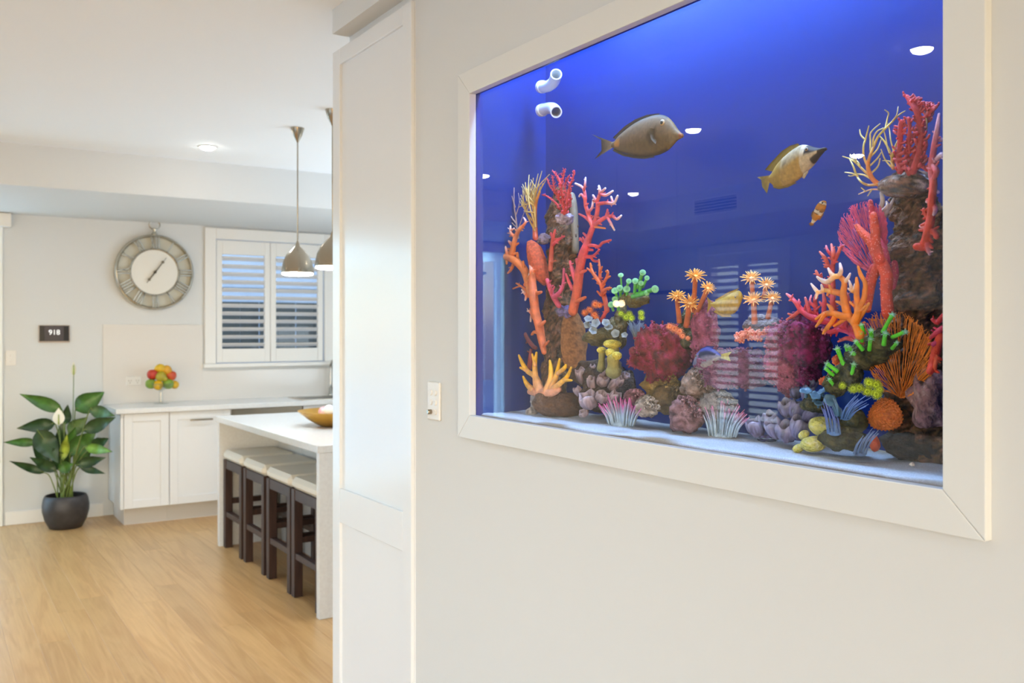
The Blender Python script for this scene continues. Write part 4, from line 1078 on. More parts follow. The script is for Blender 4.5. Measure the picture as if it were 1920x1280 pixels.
# ------------------------------------------------------------------ branching corals
O1, O2, PK, WH = (206, 108, 62), (228, 134, 74), (214, 84, 104), (236, 232, 246)
pk = grad(O1, PK, .0, .6); pw = grad(PK, WH, .35, .85); pp = flatc(PK); ow = grad((222, 120, 72), WH, .4, .9)
branching('branching_coral', 'tall pink branching coral with white tips right of the left pillar', 'coral', K['grain'], [
    (pk, [(1074, 584, 9), (1082, 545, 9), (1086, 512, 8.5), (1091, 485, 8.5), (1097, 467, 8), (1104, 446, 6), (1112, 425, 5.5)]),
    (flatc((222, 100, 112)), [(1112, 425, 5), (1107, 414, 4.2), (1103, 400, 4), (1098, 385, 3.6), (1097, 370, 3.2)]),
    (pw, [(1098, 374, 3.2), (1094, 353, 2.8), (1079, 344, 2)]), (pw, [(1095, 356, 2.6), (1097, 345, 2.3), (1098, 333, 1.6)]), (pw, [(1096, 372, 3), (1090, 364, 2.4), (1086, 368, 1.8)]),
    (pp, [(1112, 425, 5), (1118, 408, 4.6), (1121, 386, 4.2), (1119, 376, 3.6)]), (pw, [(1119, 378, 3.6), (1125, 363, 3.5), (1123, 349, 2.4)]), (pw, [(1124, 364, 3.2), (1135, 353, 2)]), (pw, [(1125, 363, 3), (1136, 366, 3), (1149, 358, 2)]),
    (pw, [(1120, 382, 3.6), (1138, 380, 3.4), (1151, 381, 3), (1158, 367, 2)]), (pw, [(1150, 381, 2.6), (1146, 369, 2)]), (pw, [(1119, 378, 3), (1112, 366, 2)]),
    (pp, [(1114, 423, 4.6), (1129, 411, 4.2), (1140, 406, 3.8), (1150, 405, 3.2)]), (pw, [(1149, 405, 3), (1157, 411, 2.6), (1165, 404, 1.8)]), (pw, [(1139, 407, 3), (1145, 418, 2.6), (1152, 431, 1.8)]), (pp, [(1138, 407, 2.8), (1139, 393, 2)]), (flatc(O2), [(1115, 425, 2.6), (1135, 428, 1.5)]),
    (pp, [(1106, 415, 3.2), (1097, 407, 2.6), (1086, 401, 1.8)]), (pw, [(1102, 397, 3), (1110, 390, 2.6), (1112, 374, 1.8)]), (pp, [(1103, 446, 3), (1094, 437, 2)]), (pp, [(1101, 459, 3.4), (1092, 452, 2.6), (1088, 447, 2.6)]),
    (pp, [(1103, 460, 3.8), (1114, 460, 3.4), (1123, 462, 3), (1130, 455, 3), (1145, 450, 2.2)]), (pp, [(1099, 481, 4), (1112, 480, 3), (1124, 468, 2)]), (pp, [(1108, 482, 3), (1113, 489, 2.4), (1121, 490, 2)]),
    (pp, [(1085, 508, 4), (1081, 486, 2.6)]), (pp, [(1079, 526, 5), (1073, 506, 4), (1069, 490, 2.6)]), (pp, [(1078, 545, 4.5), (1070, 535, 3.6), (1061, 514, 2)])], 1.43)
ob = flatc((206, 116, 56)); 
branching('branching_coral', 'orange branching coral with white tips at the left end of the tank', 'coral', K['grain'], [
    (flatc((198, 108, 70)), [(1020, 660, 5), (1016, 638, 8), (1011, 612, 9), (1004, 585, 9), (1000, 552, 9), (998, 525, 7.5), (999, 508, 5)]),
    (ow, [(998, 520, 5), (996, 505, 4), (993, 494, 2)]),
    (grad((224, 156, 110), (204, 112, 50), .0, .4), [(1000, 562, 7), (993, 538, 8), (984, 508, 8), (970, 492, 7.5), (957, 484, 7), (944, 479, 6.4), (934, 470, 5.6), (926, 462, 4.6)]),
    (ow, [(928, 464, 4.4), (919, 457, 3.4), (909, 460, 1.8)]), (ow, [(924, 461, 3), (912, 466, 1.6)]), (ow, [(924, 460, 3.6), (922, 444, 2.8), (919, 427, 1.5)]), (ow, [(922, 450, 2.6), (926, 443, 1.6)]),
    (ob, [(958, 484, 6), (961, 470, 6), (964, 455, 5.2), (968, 441, 4.6), (974, 430, 4), (981, 423, 3)]), (ow, [(979, 425, 3), (986, 416, 2.4), (982, 408, 1.5)]), (ow, [(966, 444, 3.4), (958, 437, 3), (957, 424, 1.8)]), (ow, [(958, 432, 2.2), (964, 428, 1.4)]),
    (ob, [(962, 462, 3.6), (972, 456, 2)]), (ow, [(962, 458, 3), (954, 452, 2)]), (ow, [(952, 480, 3.6), (950, 470, 3), (947, 460, 1.6)]), (ow, [(938, 472, 3.4), (935, 460, 2.6), (935, 450, 1.5)]), (ob, [(974, 494, 4), (971, 482, 2)]), (ob, [(982, 500, 3.4), (981, 490, 2)]),
    (ob, [(963, 494, 3.4), (958, 506, 2.8), (952, 512, 1.6)]), (ob, [(950, 484, 3.4), (950, 494, 2)]), (ow, [(985, 534, 4), (990, 524, 3.6), (993, 512, 1.8)]), (ow, [(996, 556, 4), (987, 552, 3.6), (979, 543, 2)]), (ow, [(988, 552, 3.6), (985, 562, 2)]), (ow, [(990, 552, 3), (992, 541, 1.6)]), (ow, [(1001, 592, 4), (994, 584, 3), (989, 583, 1.6)]), (ow, [(1002, 596, 4), (997, 590, 3), (995, 602, 1.8)]),
    (ob, [(1000, 560, 4), (982, 540, 2.4), (968, 531, 1.6)]), (ob, [(975, 536, 2), (962, 541, 1.4)]), (ob, [(1012, 625, 4), (1002, 622, 3), (997, 627, 2)])], 1.405)
branching('branching_coral', 'thin dark red antler coral low in the left corner', 'coral', K['grain'], [(flatc((120, 52, 56)), [(968, 581, 2.4), (975, 600, 3), (984, 625, 3.4), (996, 645, 4), (1004, 652, 4)]), (flatc((150, 58, 48)), [(992, 690, 5), (995, 672, 5), (995, 655, 2)])], 1.47)
lump('finger_sponge', 'fat orange-red finger sponge leaning on the left pillar', 'sponge', [(1008, 493, 17, 45, 1.425, .024, .32)], 'fuzz', [(196, 84, 54), (220, 110, 76), (206, 96, 64)], (.10, 30), 34, 30)
branching('branching_coral', 'small mauve-pink forked coral low on the left pillar', 'coral', K['grain'], [(flatc((206, 84, 120)), [(1048, 573, 5), (1038, 557, 5), (1031, 540, 4.6), (1026, 525, 4)]), (flatc((200, 80, 124)), [(1038, 557, 4.6), (1049, 548, 4), (1056, 532, 3.4), (1057, 504, 2)])], 1.425)
branching('branching_coral', 'slim red antler coral in front of the left pillar', 'coral', K['grain'], [(grad((190, 96, 70), (214, 70, 84)), [(1032, 505, 4.6), (1034, 475, 4.4), (1036, 455, 4), (1037, 446, 3.6), (1041, 431, 2)]), (flatc((214, 76, 92)), [(1037, 448, 3), (1033, 437, 2)]), (flatc((214, 76, 100)), [(1037, 458, 3.6), (1047, 449, 3), (1058, 443, 2)])], 1.43)
oo = grad((206, 78, 66), (214, 124, 62))
branching('branching_coral', 'small orange branching coral beside the left green polyps', 'coral', K['grain'], [
    (oo, [(1138, 582, 5), (1134, 560, 5), (1130, 547, 4.6), (1127, 533, 4.2), (1118, 521, 3.8), (1110, 508, 3), (1107, 494, 2)]), (oo, [(1112, 512, 2.6), (1101, 503, 1.8)]), (oo, [(1124, 528, 3.4), (1125, 512, 3), (1123, 487, 1.8)]), (oo, [(1125, 510, 2.4), (1129, 500, 1.6)]), (oo, [(1130, 546, 3.6), (1138, 541, 3), (1146, 540, 2)]),
    (oo, [(1129, 534, 3.4), (1136, 524, 3), (1140, 512, 2.6), (1139, 507, 2)]), (oo, [(1137, 522, 2.6), (1144, 518, 1.8)]), (oo, [(1127, 553, 3), (1120, 546, 1.8)]), (flatc((190, 70, 76)), [(1138, 580, 4), (1132, 592, 3.4), (1124, 604, 2.6)])], 1.45)
# yellow staghorn left
yo = grad((222, 168, 130), (230, 186, 40), .15, .6)
branching('staghorn_coral', 'stubby yellow staghorn coral on the flat log', 'coral', K['smooth'], [
    (yo, [(1012, 730, 9), (1003, 705, 6), (990, 697, 4.5), (980, 682, 4), (973, 666, 2)]), (yo, [(988, 695, 4), (976, 689, 2.4)]), (yo, [(1006, 722, 7), (1003, 695, 5), (1003, 680, 4.4), (1006, 661, 2.2)]), (yo, [(1003, 684, 3.6), (998, 664, 2)]),
    (yo, [(1000, 732, 7), (988, 720, 4.6), (981, 706, 2)]), (yo, [(1026, 733, 9), (1033, 710, 6), (1033, 692, 4.6), (1031, 676, 2)]), (yo, [(1034, 728, 7), (1042, 708, 5), (1046, 692, 4), (1049, 673, 2)]), (yo, [(1046, 700, 4), (1058, 690, 4), (1061, 684, 2)]), (yo, [(1038, 728, 6), (1052, 717, 5), (1064, 705, 4), (1071, 689, 2)]), (yo, [(1058, 712, 4), (1072, 713, 2)]), (flatc((216, 160, 136)), [(994, 734, 6), (1015, 736, 9), (1036, 735, 8), (1048, 730, 5)]), (flatc((226, 186, 40)), [(1022, 741, 6), (1018, 745, 4)])], 1.415, wob=.06)

# right-hand staghorn (orange, white tips)
o_ = (224, 134, 34); oc = flatc(o_); oW = grad((232, 176, 96), WH, .25, .7); o2 = grad((216, 120, 28), (236, 170, 84), .3, 1)
branching('staghorn_coral', 'bright orange staghorn coral with white tips before the red tube sponge', 'coral', K['smooth'], [
    (oc, [(1612, 628, 9), (1604, 606, 8.5), (1590, 590, 8), (1584, 570, 7), (1581, 550, 6.4), (1583, 536, 5.6), (1582, 526, 5.2), (1574, 518, 5)]),
    (oW, [(1574, 518, 5), (1564, 519, 5.4), (1552, 528, 5.2), (1540, 525, 4), (1532, 519, 2)]), (oW, [(1565, 519, 5), (1558, 512, 3.8), (1553, 503, 2)]), (oW, [(1572, 518, 4.6), (1577, 508, 4.2), (1575, 494, 2.2)]), (oW, [(1583, 530, 4.4), (1589, 523, 3.6), (1594, 513, 2)]),
    (o2, [(1581, 551, 6), (1568, 548, 6), (1556, 546, 5)]), (oW, [(1557, 546, 4.6), (1546, 544, 4.2), (1535, 548, 4), (1528, 541, 3.4), (1521, 532, 1.8)]), (oW, [(1533, 548, 3.6), (1530, 559, 1.8)]), (oW, [(1543, 545, 3.4), (1540, 534, 2)]), (o2, [(1561, 547, 4), (1555, 535, 2.4)]), (o2, [(1555, 546, 3.6), (1551, 553, 2)]),
    (oc, [(1592, 592, 7), (1577, 592, 7), (1561, 587, 6.2), (1546, 589, 5.4), (1530, 598, 2.6)]), (o2, [(1562, 588, 5.2), (1558, 577, 4.2), (1552, 571, 2.2)]), (o2, [(1546, 590, 4.4), (1538, 602, 3.6), (1530, 612, 2)]), (o2, [(1566, 592, 5), (1559, 605, 4.6), (1549, 616, 3.6), (1543, 625, 2)]), (oc, [(1588, 594, 5), (1576, 603, 4), (1564, 611, 2.2)]), (o2, [(1584, 574, 4.6), (1576, 568, 3.6), (1568, 565, 2)]), (o2, [(1557, 607, 3), (1553, 617, 1.8)]),
    (oc, [(1601, 604, 7.5), (1608, 588, 7), (1608, 570, 6), (1606, 553, 5.4), (1607, 536, 4.6), (1606, 521, 2.4)]), (oc, [(1610, 580, 6), (1619, 562, 5.4), (1622, 545, 5), (1622, 530, 4.4), (1614, 515, 4), (1609, 500, 2.2)]), (o2, [(1606, 602, 6), (1618, 585, 5), (1629, 569, 2.6)]), (o2, [(1612, 584, 3.6), (1622, 574, 2)]),
    (oW, [(1606, 548, 3.6), (1598, 545, 4), (1595, 535, 3), (1592, 526, 1.8)]), (oW, [(1600, 545, 3.4), (1603, 533, 2)]), (oW, [(1598, 546, 3), (1590, 541, 1.8)]), (o2, [(1601, 573, 3), (1594, 566, 2)])], 1.395, wob=.05)
pr = (206, 62, 84); pt = grad(pr, (238, 170, 190), .55, 1); po_ = grad((208, 70, 70), (222, 120, 104), .3, 1)
rr = random.Random(11); sp = [
    (flatc((200, 50, 80)), [(1618, 640, 8), (1596, 618, 8), (1575, 608, 8), (1550, 602, 7.5), (1526, 596, 7), (1508, 586, 6), (1499, 577, 5.4)]),
    (pt, [(1500, 578, 5), (1493, 568, 4.4), (1484, 558, 3.8), (1475, 551, 2)]), (pt, [(1496, 574, 3.6), (1498, 562, 2)]), (po_, [(1500, 582, 4), (1488, 592, 3.4), (1475, 599, 2)]), (po_, [(1488, 592, 3), (1478, 588, 1.8)]), (po_, [(1486, 562, 3), (1480, 563, 1.6)]),
    (pt, [(1528, 597, 5), (1530, 580, 4.6), (1528, 562, 4), (1531, 550, 2)]), (pt, [(1520, 592, 4.4), (1515, 575, 3.8), (1510, 558, 2)]), (pt, [(1528, 575, 3.4), (1519, 566, 2.6), (1521, 554, 1.6)]), (pt, [(1547, 600, 5), (1545, 580, 4.6), (1546, 562, 4), (1543, 548, 2)]), (pt, [(1545, 575, 3.4), (1537, 566, 2)]), (pt, [(1566, 604, 5), (1564, 585, 4.4), (1560, 568, 4), (1566, 556, 2)]), (pt, [(1585, 610, 5), (1592, 585, 4.4), (1590, 560, 4), (1588, 549, 2)]), (pt, [(1600, 618, 5), (1606, 590, 4), (1600, 566, 2.4)]),
    (po_, [(1566, 590, 5), (1561, 560, 5), (1562, 535, 4.8), (1559, 512, 4.6), (1553, 498, 4), (1547, 484, 3.6), (1537, 472, 2)]), (po_, [(1560, 512, 4.6), (1562, 492, 4.4), (1562, 478, 4), (1559, 458, 2.2)]), (po_, [(1563, 492, 4), (1572, 474, 3.6), (1575, 464, 3)]), (pt, [(1574, 466, 3), (1582, 460, 1.8)]), (pt, [(1561, 480, 3.4), (1552, 470, 3), (1549, 461, 2)]), (po_, [(1561, 486, 3), (1553, 483, 1.8)]), (po_, [(1565, 480, 3), (1564, 466, 1.8)]), (po_, [(1551, 500, 3), (1546, 500, 2)]),
    (po_, [(1556, 545, 4), (1545, 530, 4), (1536, 520, 4), (1530, 508, 2.4)]), (pt, [(1538, 522, 3.4), (1540, 513, 2)]), (po_, [(1562, 540, 3.6), (1550, 534, 2)]),
    (pt, [(1580, 612, 6), (1560, 622, 5), (1542, 618, 3)]), (flatc((206, 66, 120)), [(1608, 632, 6), (1590, 622, 5), (1572, 618, 4)]), (po_, [(1600, 636, 5), (1586, 634, 4), (1572, 640, 2)])]
branching('branching_coral', 'crimson-pink branching coral spreading behind the orange staghorn', 'coral', K['grain'], sp, 1.43, jit=.01)

# red tube sponge with pale nodules
def nodules(m, pts, X, col, dens=26, seed=0):
    rr = random.Random(seed); q = catmull([list(p[:3]) for p in pts], 4)
    for (px, py, r) in q:
        for k in range(dens // 8):
            a = rr.uniform(-1, 1); w = PXP(px + r * a, py + rr.uniform(-3, 3), X); k_ = ppx(w)
            p = Vector((w.x - math.sqrt(max(0, 1 - a * a)) * r * k_, w.y, w.z))
            ellipsoid(m, p, XYZ, (.0011,) * 3, 5, 3, col)
tubes = [([(1665, 588, 11.5), (1662, 550, 11), (1662, 515, 11.5), (1652, 492, 11), (1644, 478, 9.5), (1630, 450, 8.4), (1618, 437, 7.5), (1607, 424, 5)], 1.41, 'a'), ([(1650, 488, 9.5), (1643, 460, 9), (1641, 435, 8.4), (1638, 403, 6.5)], 1.402, 'a'), ([(1642, 450, 6), (1637, 415, 6.4), (1632, 378, 4.6)], 1.428, 'b'),
         ([(1660, 505, 9.5), (1660, 480, 8), (1653, 462, 7), (1649, 450, 5)], 1.424, 'c'), ([(1650, 492, 9), (1640, 512, 8), (1633, 540, 7.5), (1627, 580, 6.5)], 1.42, 'a'), ([(1638, 500, 6.5), (1630, 520, 6.5), (1624, 548, 6), (1625, 575, 4)], 1.437, 'b'), ([(1677, 493, 6), (1678, 515, 7), (1674, 538, 5.5)], 1.445, 'c')]
ts = thing('tube_sponge', 'red many-fingered tube sponge standing before the pink fan', 'sponge')
for k, (pts, X, q) in enumerate(tubes):
    m = MB(); c = {'a': (206, 70, 44), 'b': (190, 46, 56), 'c': (204, 60, 92)}[q]; c2 = {'a': (224, 92, 62), 'b': (206, 56, 84), 'c': (216, 80, 120)}[q]
    path(m, pts, X, grad(c, c2), 14, 4, .08); nodules(m, pts, X, lin((238, 150, 150)), 34, k)
    m.obj('finger', K['grain'], ts, smooth=True)

# knobbly red bush corals
def bush(name, label, stems, nubs, X, c0, c1, seed, spread=.02, mt='grain'):
    rr = random.Random(seed); m = MB(); col = grad(c0, c1, .3, 1)
    for k, s in enumerate(stems): 
        dx = rr.uniform(-spread, spread); path(m, [(p_[0], p_[1], p_[2] * .8) for p_ in s], X + dx, col, 9, 3, .14, .004, k)
        q = catmull([list(p) for p in s], 3)
        for (px, py, r) in q:
            for _ in range(nubs):
                a = rr.choice((-1, 1)) * rr.uniform(.4, 1.0); L_ = r * rr.uniform(1.3, 2.4); u = rr.uniform(.1, .9)
                r2 = r * rr.uniform(.32, .48)
                path(m, [(px, py, r2 * 1.1), (px + a * L_ * .7, py - u * L_ * .4, r2), (px + a * L_, py - u * L_ * 1.0, r2 * .9, rr.uniform(-.012, .006))], X + dx, col, 7, 2, .1)
    return tag(m.obj(name, K[mt], smooth=True), label, 'coral')
bush('bush_coral', 'knobbly red bush coral crowning the right rock pillar', [
    [(1688, 322, 7), (1685, 300, 7), (1687, 270, 6.5), (1688, 245, 6.5), (1690, 228, 5.5)], [(1712, 322, 8), (1724, 285, 8), (1728, 255, 8), (1724, 228, 7.5), (1718, 206, 7), (1708, 192, 6), (1701, 181, 5)], [(1719, 208, 6), (1719, 194, 6), (1722, 185, 5.5)], [(1728, 244, 7), (1737, 222, 7), (1743, 204, 6), (1744, 194, 5)], [(1738, 217, 6), (1748, 206, 5.5), (1755, 200, 5)], [(1742, 206, 5), (1736, 196, 4.5)],
    [(1705, 325, 7), (1711, 300, 7), (1719, 282, 6)], [(1724, 312, 6), (1729, 290, 6.5), (1729, 270, 5.5)], [(1700, 305, 6), (1702, 280, 6), (1710, 262, 5.5), (1716, 250, 5)], [(1706, 285, 5), (1704, 262, 5), (1706, 238, 4.5), (1703, 222, 4.5)], [(1714, 318, 6), (1728, 308, 5.5), (1738, 299, 4.5)], [(1730, 312, 5), (1740, 320, 4)], [(1694, 318, 5), (1678, 300, 4), (1674, 290, 4)]], 2, 1.425, (178, 40, 40), (214, 74, 96), 3)
bush('bush_coral', 'pink-red lacy bush coral on top of the left pillar', [
    [(1058, 400, 4), (1056, 375, 3.6), (1052, 352, 3.2), (1048, 335, 2.6), (1038, 322, 2)], [(1060, 398, 4), (1064, 370, 3.4), (1068, 350, 3), (1074, 335, 2.4), (1077, 320, 1.8)], [(1052, 348, 2.6), (1056, 330, 2.4), (1058, 318, 1.8)], [(1054, 380, 3), (1042, 362, 2.6), (1032, 350, 2.2), (1026, 335, 1.8)], [(1040, 362, 2.4), (1038, 345, 2), (1036, 330, 1.6)], [(1062, 385, 3), (1060, 365, 2.6), (1060, 345, 2.2), (1066, 330, 1.8)], [(1064, 392, 3), (1069, 380, 2.4), (1070, 365, 2)], [(1050, 392, 3), (1042, 380, 2.4), (1026, 368, 2), (1018, 366, 1.6)], [(1046, 372, 2.2), (1048, 358, 1.8)]], 3, 1.44, (196, 56, 56), (226, 84, 126), 4, .016)

# thin sea whips
def whip(name, label, specs, X, jit=.008):
    m = MB()
    for k, s in enumerate(specs): path(m, s[1], X, s[0], 6, 4, .04, jit, k)
    return tag(m.obj(name, K['soft'], smooth=True), label, 'coral')
yw = grad((206, 126, 36), (214, 206, 120), .0, .5); yt = grad((208, 186, 90), (222, 220, 160)); 
whip('sea_whip', 'yellow wiry sea whip fanning left from the right pillar', [
    (grad((224, 96, 40), (214, 140, 40)), [(1665, 350, 6), (1655, 347, 5.4), (1644, 343, 4.8), (1634, 332, 4.4), (1628, 316, 4), (1628, 302, 3.4)]), (yw, [(1628, 304, 3.4), (1633, 287, 3), (1641, 268, 2.6), (1648, 254, 2.2), (1661, 240, 2), (1673, 228, 1.8), (1686, 215, 1.4), (1697, 208, 1)]),
    (yt, [(1660, 241, 1.8), (1664, 222, 1.6), (1666, 212, 1.3), (1659, 206, 1)]), (yt, [(1672, 229, 1.6), (1681, 216, 1.3), (1684, 200, .9)]), (yw, [(1628, 314, 2.6), (1620, 295, 2.2), (1619, 275, 2), (1623, 260, 1.8), (1629, 236, 1)]), (yt, [(1622, 262, 1.8), (1614, 253, 1.5), (1612, 243, 1)]),
    (yt, [(1632, 282, 2), (1632, 262, 1.8), (1633, 248, 1.6), (1650, 232, 1)]), (yt, [(1637, 276, 2), (1638, 258, 1.7), (1646, 245, 1.3), (1658, 240, 1)]), (yt, [(1630, 296, 1.8), (1645, 280, 1.5), (1652, 262, 1)]), (yt, [(1632, 310, 1.8), (1645, 297, 1.5), (1652, 286, 1)]), (yt, [(1632, 326, 2), (1646, 312, 1.5), (1650, 297, 1)]),
    (yw, [(1632, 331, 2.6), (1618, 318, 2.2), (1606, 306, 2), (1594, 298, 1.5), (1580, 293, 1)]), (yt, [(1604, 305, 1.7), (1598, 296, 1.3), (1594, 289, .9)]), (yt, [(1606, 307, 1.6), (1604, 295, 1.2), (1601, 288, .9)]), (yt, [(1614, 314, 1.7), (1610, 305, 1.2), (1604, 299, .9)]),
    (yw, [(1646, 345, 3), (1628, 347, 2.6), (1614, 340, 2.2), (1606, 328, 2), (1600, 312, 1.6), (1592, 296, 1)]), (yt, [(1608, 330, 1.8), (1598, 325, 1.5), (1584, 323, 1)]), (yt, [(1606, 327, 1.6), (1596, 330, 1.2), (1591, 329, .9)]), (yt, [(1634, 336, 2), (1620, 328, 1.7), (1606, 326, 1.2)]),
    (grad((220, 130, 110), (226, 214, 180)), [(1660, 357, 2), (1644, 355, 1.8), (1630, 356, 1.5), (1610, 364, 1)]), (yt, [(1634, 356, 1.5), (1627, 367, 1)]), (yt, [(1622, 358, 1.3), (1615, 352, .9)]), (yw, [(1675, 315, 4), (1673, 300, 3.4), (1676, 282, 2.4), (1684, 262, 1.6), (1690, 246, 1)]), (yw, [(1674, 302, 2.6), (1668, 283, 2.2), (1658, 265, 1.8), (1648, 254, 1.2)]), (yt, [(1672, 296, 2), (1664, 276, 1.6), (1660, 255, 1.3), (1655, 240, 1)]), (yt, [(1676, 285, 1.8), (1670, 262, 1.5), (1668, 245, 1.2), (1664, 230, .9)]), (yt, [(1670, 312, 1.7), (1659, 298, 1.4), (1652, 280, 1)]), (yt, [(1676, 312, 1.6), (1668, 302, 1.2), (1655, 301, .9)]),
    (yt, [(1732, 262, 1.8), (1738, 240, 1.5), (1734, 212, 1.3), (1722, 204, 1)]), (yt, [(1736, 235, 1.4), (1737, 216, 1.2), (1734, 202, .9)])], 1.435)
rr = random.Random(21); sp = [(grad((196, 70, 44), (200, 150, 60)), [(1004, 446, 5.4), (1003, 425, 4.8), (1003, 402, 4), (1005, 380, 3.2), (1012, 360, 2.2)])]
for (tx, ty) in ((992, 328), (985, 342), (980, 356), (976, 372), (973, 388), (1016, 321), (1009, 326), (1000, 334), (992, 350), (987, 366), (1030, 327), (1024, 336), (1018, 344), (1005, 345), (982, 395), (998, 358)):
    s0 = rr.uniform(0, 1); bx, by = 1003 + 1.5 * rr.uniform(-1, 1), 432 - s0 * 60
    mx_, my = (bx * .55 + tx * .45) - 5 - rr.uniform(0, 4), by + (ty - by) * .5
    sp.append((grad((190, 150, 70), (206, 200, 140)), [(bx, by, 1.9), (mx_, my, 1.5), (tx, ty, .8)]))
    sp.append((grad((190, 160, 90), (210, 204, 150)), [(mx_, my, 1.3), (mx_ - 6 - rr.uniform(0, 5), my - 18, .7)]))
    sp.append((grad((190, 160, 90), (210, 204, 150)), [(mx_, my, 1.2), (mx_ + 7, my - 20 - rr.uniform(0, 8), .7)]))
whip('sea_whip', 'bushy yellow-green sea whip at the top of the left pillar', sp, 1.425, .012)
pg = flatc((176, 160, 170))
whip('sea_whip', 'pale wispy sea whip at the far left before the blue panel', [(pg, [(972, 446, 2), (969, 425, 1.8), (967, 405, 1.4), (964, 385, 1.1), (964, 352, .7)]), (pg, [(969, 420, 1.4), (958, 405, 1.1), (950, 384, .7)]), (pg, [(960, 408, 1), (961, 388, .6)]), (pg, [(966, 388, 1), (958, 362, .6)]), (pg, [(970, 428, 1.2), (955, 412, .8), (947, 398, .6)]), (pg, [(968, 402, 1.1), (974, 380, .8), (972, 362, .6)]), (pg, [(971, 432, 1.2), (978, 412, .9), (984, 395, .6)])], 1.43)

# sea fans: a root that forks again and again inside an outline
def sea_fan(name, label, root, outline, X, levels, r0, c0, c1, seed, bow=.02, cross=.5, nt=16):
    """outline: list of (px,py) round the rim, from one side of the root to the other"""
    rr = random.Random(seed); m = MB(); col0, col1 = lin(c0), lin(c1)
    n = len(outline) - 1
    def rim(t):
        f = t * n; i = min(int(f), n - 1); f -= i
        return (outline[i][0] * (1 - f) + outline[i + 1][0] * f, outline[i][1] * (1 - f) + outline[i + 1][1] * f)
    def pt(t, s): 
        e = rim(t); return (root[0] + (e[0] - root[0]) * s, root[1] + (e[1] - root[1]) * s, X - bow * math.sin(s * 1.6) + .004 * math.sin(t * 31))
    def seg(t0, s0, t1, s1, r, lv):
        a = pt(t0, s0); b = pt(t1, s1); mid = ((a[0] + b[0]) / 2 + rr.uniform(-1.8, 1.8), (a[1] + b[1]) / 2 + rr.uniform(-1.8, 1.8), (a[2] + b[2]) / 2)
        P = [PXP(*q) for q in (a, mid, b)]; k = ppx(P[0])
        tube(m, P, [r * k, r * k * .92, r * k * .85], 5, mixc(col0, col1, lv / levels), 1, cap=(lv >= levels - 1))
    nodes = []
    def grow(t, half, s, lv):
        if lv >= levels: return
        ds = (1 - s) / (levels - lv) * rr.uniform(.6, 1.35)
        for sg in (-1, 1):
            t1 = min(.999, max(.001, t + sg * half * rr.uniform(.35, .75))); s1 = min(1.0 + (rr.uniform(-.03, .05) if lv == levels - 1 else 0), s + ds)
            seg(t, s, t1, s1, r0 * (.62 ** lv) + .45, lv); nodes.append((t1, s1, lv))
            if lv >= levels - 3 and rr.random() < .6: seg(t1, s1, min(.999, max(.001, t1 + rr.uniform(-1, 1) * .02)), min(1.05, s1 + .05), .7, lv)
            grow(t1, half * .5, s1, lv + 1)
    for k in range(nt):
        t = (k + .5) / nt; s0 = rr.uniform(.06, .13); seg(t, .0, t, s0, r0, 0); grow(t, .5 / nt, s0, 1)
    if cross:
        ns = sorted(nodes)
        for a, b in zip(ns, ns[2:]):
            if abs(a[1] - b[1]) < .16 and abs(a[0] - b[0]) < .035 and rr.random() < cross: seg(a[0], a[1], b[0], b[1], .7, min(a[2] + 1, levels - 1))
    return tag(m.obj(name, K['soft'], smooth=True), label, 'coral')
sea_fan('sea_fan', 'large orange lattice sea fan at the right of the tank', (1689, 746), [(1655, 735), (1630, 690), (1616, 640), (1620, 606), (1645, 592), (1668, 589), (1695, 594), (1718, 606), (1738, 626), (1749, 650), (1752, 680), (1744, 708), (1725, 730), (1705, 742)], 1.445, 5, 1.2, (206, 112, 22), (228, 140, 40), 31, nt=12, cross=.9)
sea_fan('sea_fan', 'pink lattice sea fan standing behind the red tube sponge', (1645, 520), [(1626, 505), (1600, 492), (1580, 470), (1574, 440), (1581, 412), (1598, 392), (1620, 384), (1640, 386), (1655, 396), (1662, 420), (1664, 450), (1662, 480), (1655, 505)], 1.455, 5, 1.1, (206, 70, 110), (214, 96, 150), 32)
lump('sea_fan', 'tan velvety fan coral beside the left pillar', 'coral', [(1076, 640, 25, 62, 1.46, .012, .08)], 'fuzz', [(120, 82, 50), (176, 128, 86), (140, 98, 62)], (.10, 30), 60, 50)
m = MB(); f = mottle([(196, 96, 30), (216, 120, 44), (204, 104, 36)], 120)
c = PXP(1660, 778, 1.425); vs = []; cs = []; fs = []
n_ = 56; rings = 8
for s in range(2):
    for i in range(rings + 1):
        for j in range(n_):
            a = 2 * PI * j / n_; rad = i / rings * (1 + (.04 * math.cos(j * PI) if i == rings else 0) + .06 * math.sin(3 * a))
            v = PXP(1660 + 33 * rad * math.cos(a), 778 + 31 * rad * math.sin(a), 1.418 + .014 * rad * rad + s * .007); vs.append(v); cs.append(f(v))
    b = s * (rings + 1) * n_
    for i in range(rings):
        for j in range(n_): 
            j2 = (j + 1) % n_; fs.append((b + i * n_ + j, b + i * n_ + j2, b + (i + 1) * n_ + j2, b + (i + 1) * n_ + j))
b = (rings + 1) * n_
for j in range(n_): j2 = (j + 1) % n_; fs.append((rings * n_ + j, rings * n_ + j2, b + rings * n_ + j2, b + rings * n_ + j))
m.add(vs, fs, cs)
tag(m.obj('plate_coral', K['knob'], smooth=True, angle=.9), 'round orange plate coral below the orange fan', 'coral')
lump('cup_coral', 'small orange-red cup coral tucked beside the blue tentacles', 'coral', [(1640, 832, 10, 15, 1.432, .012)], 'grain', [(206, 72, 30), (220, 96, 44)], (.15, 90), 20, 14)

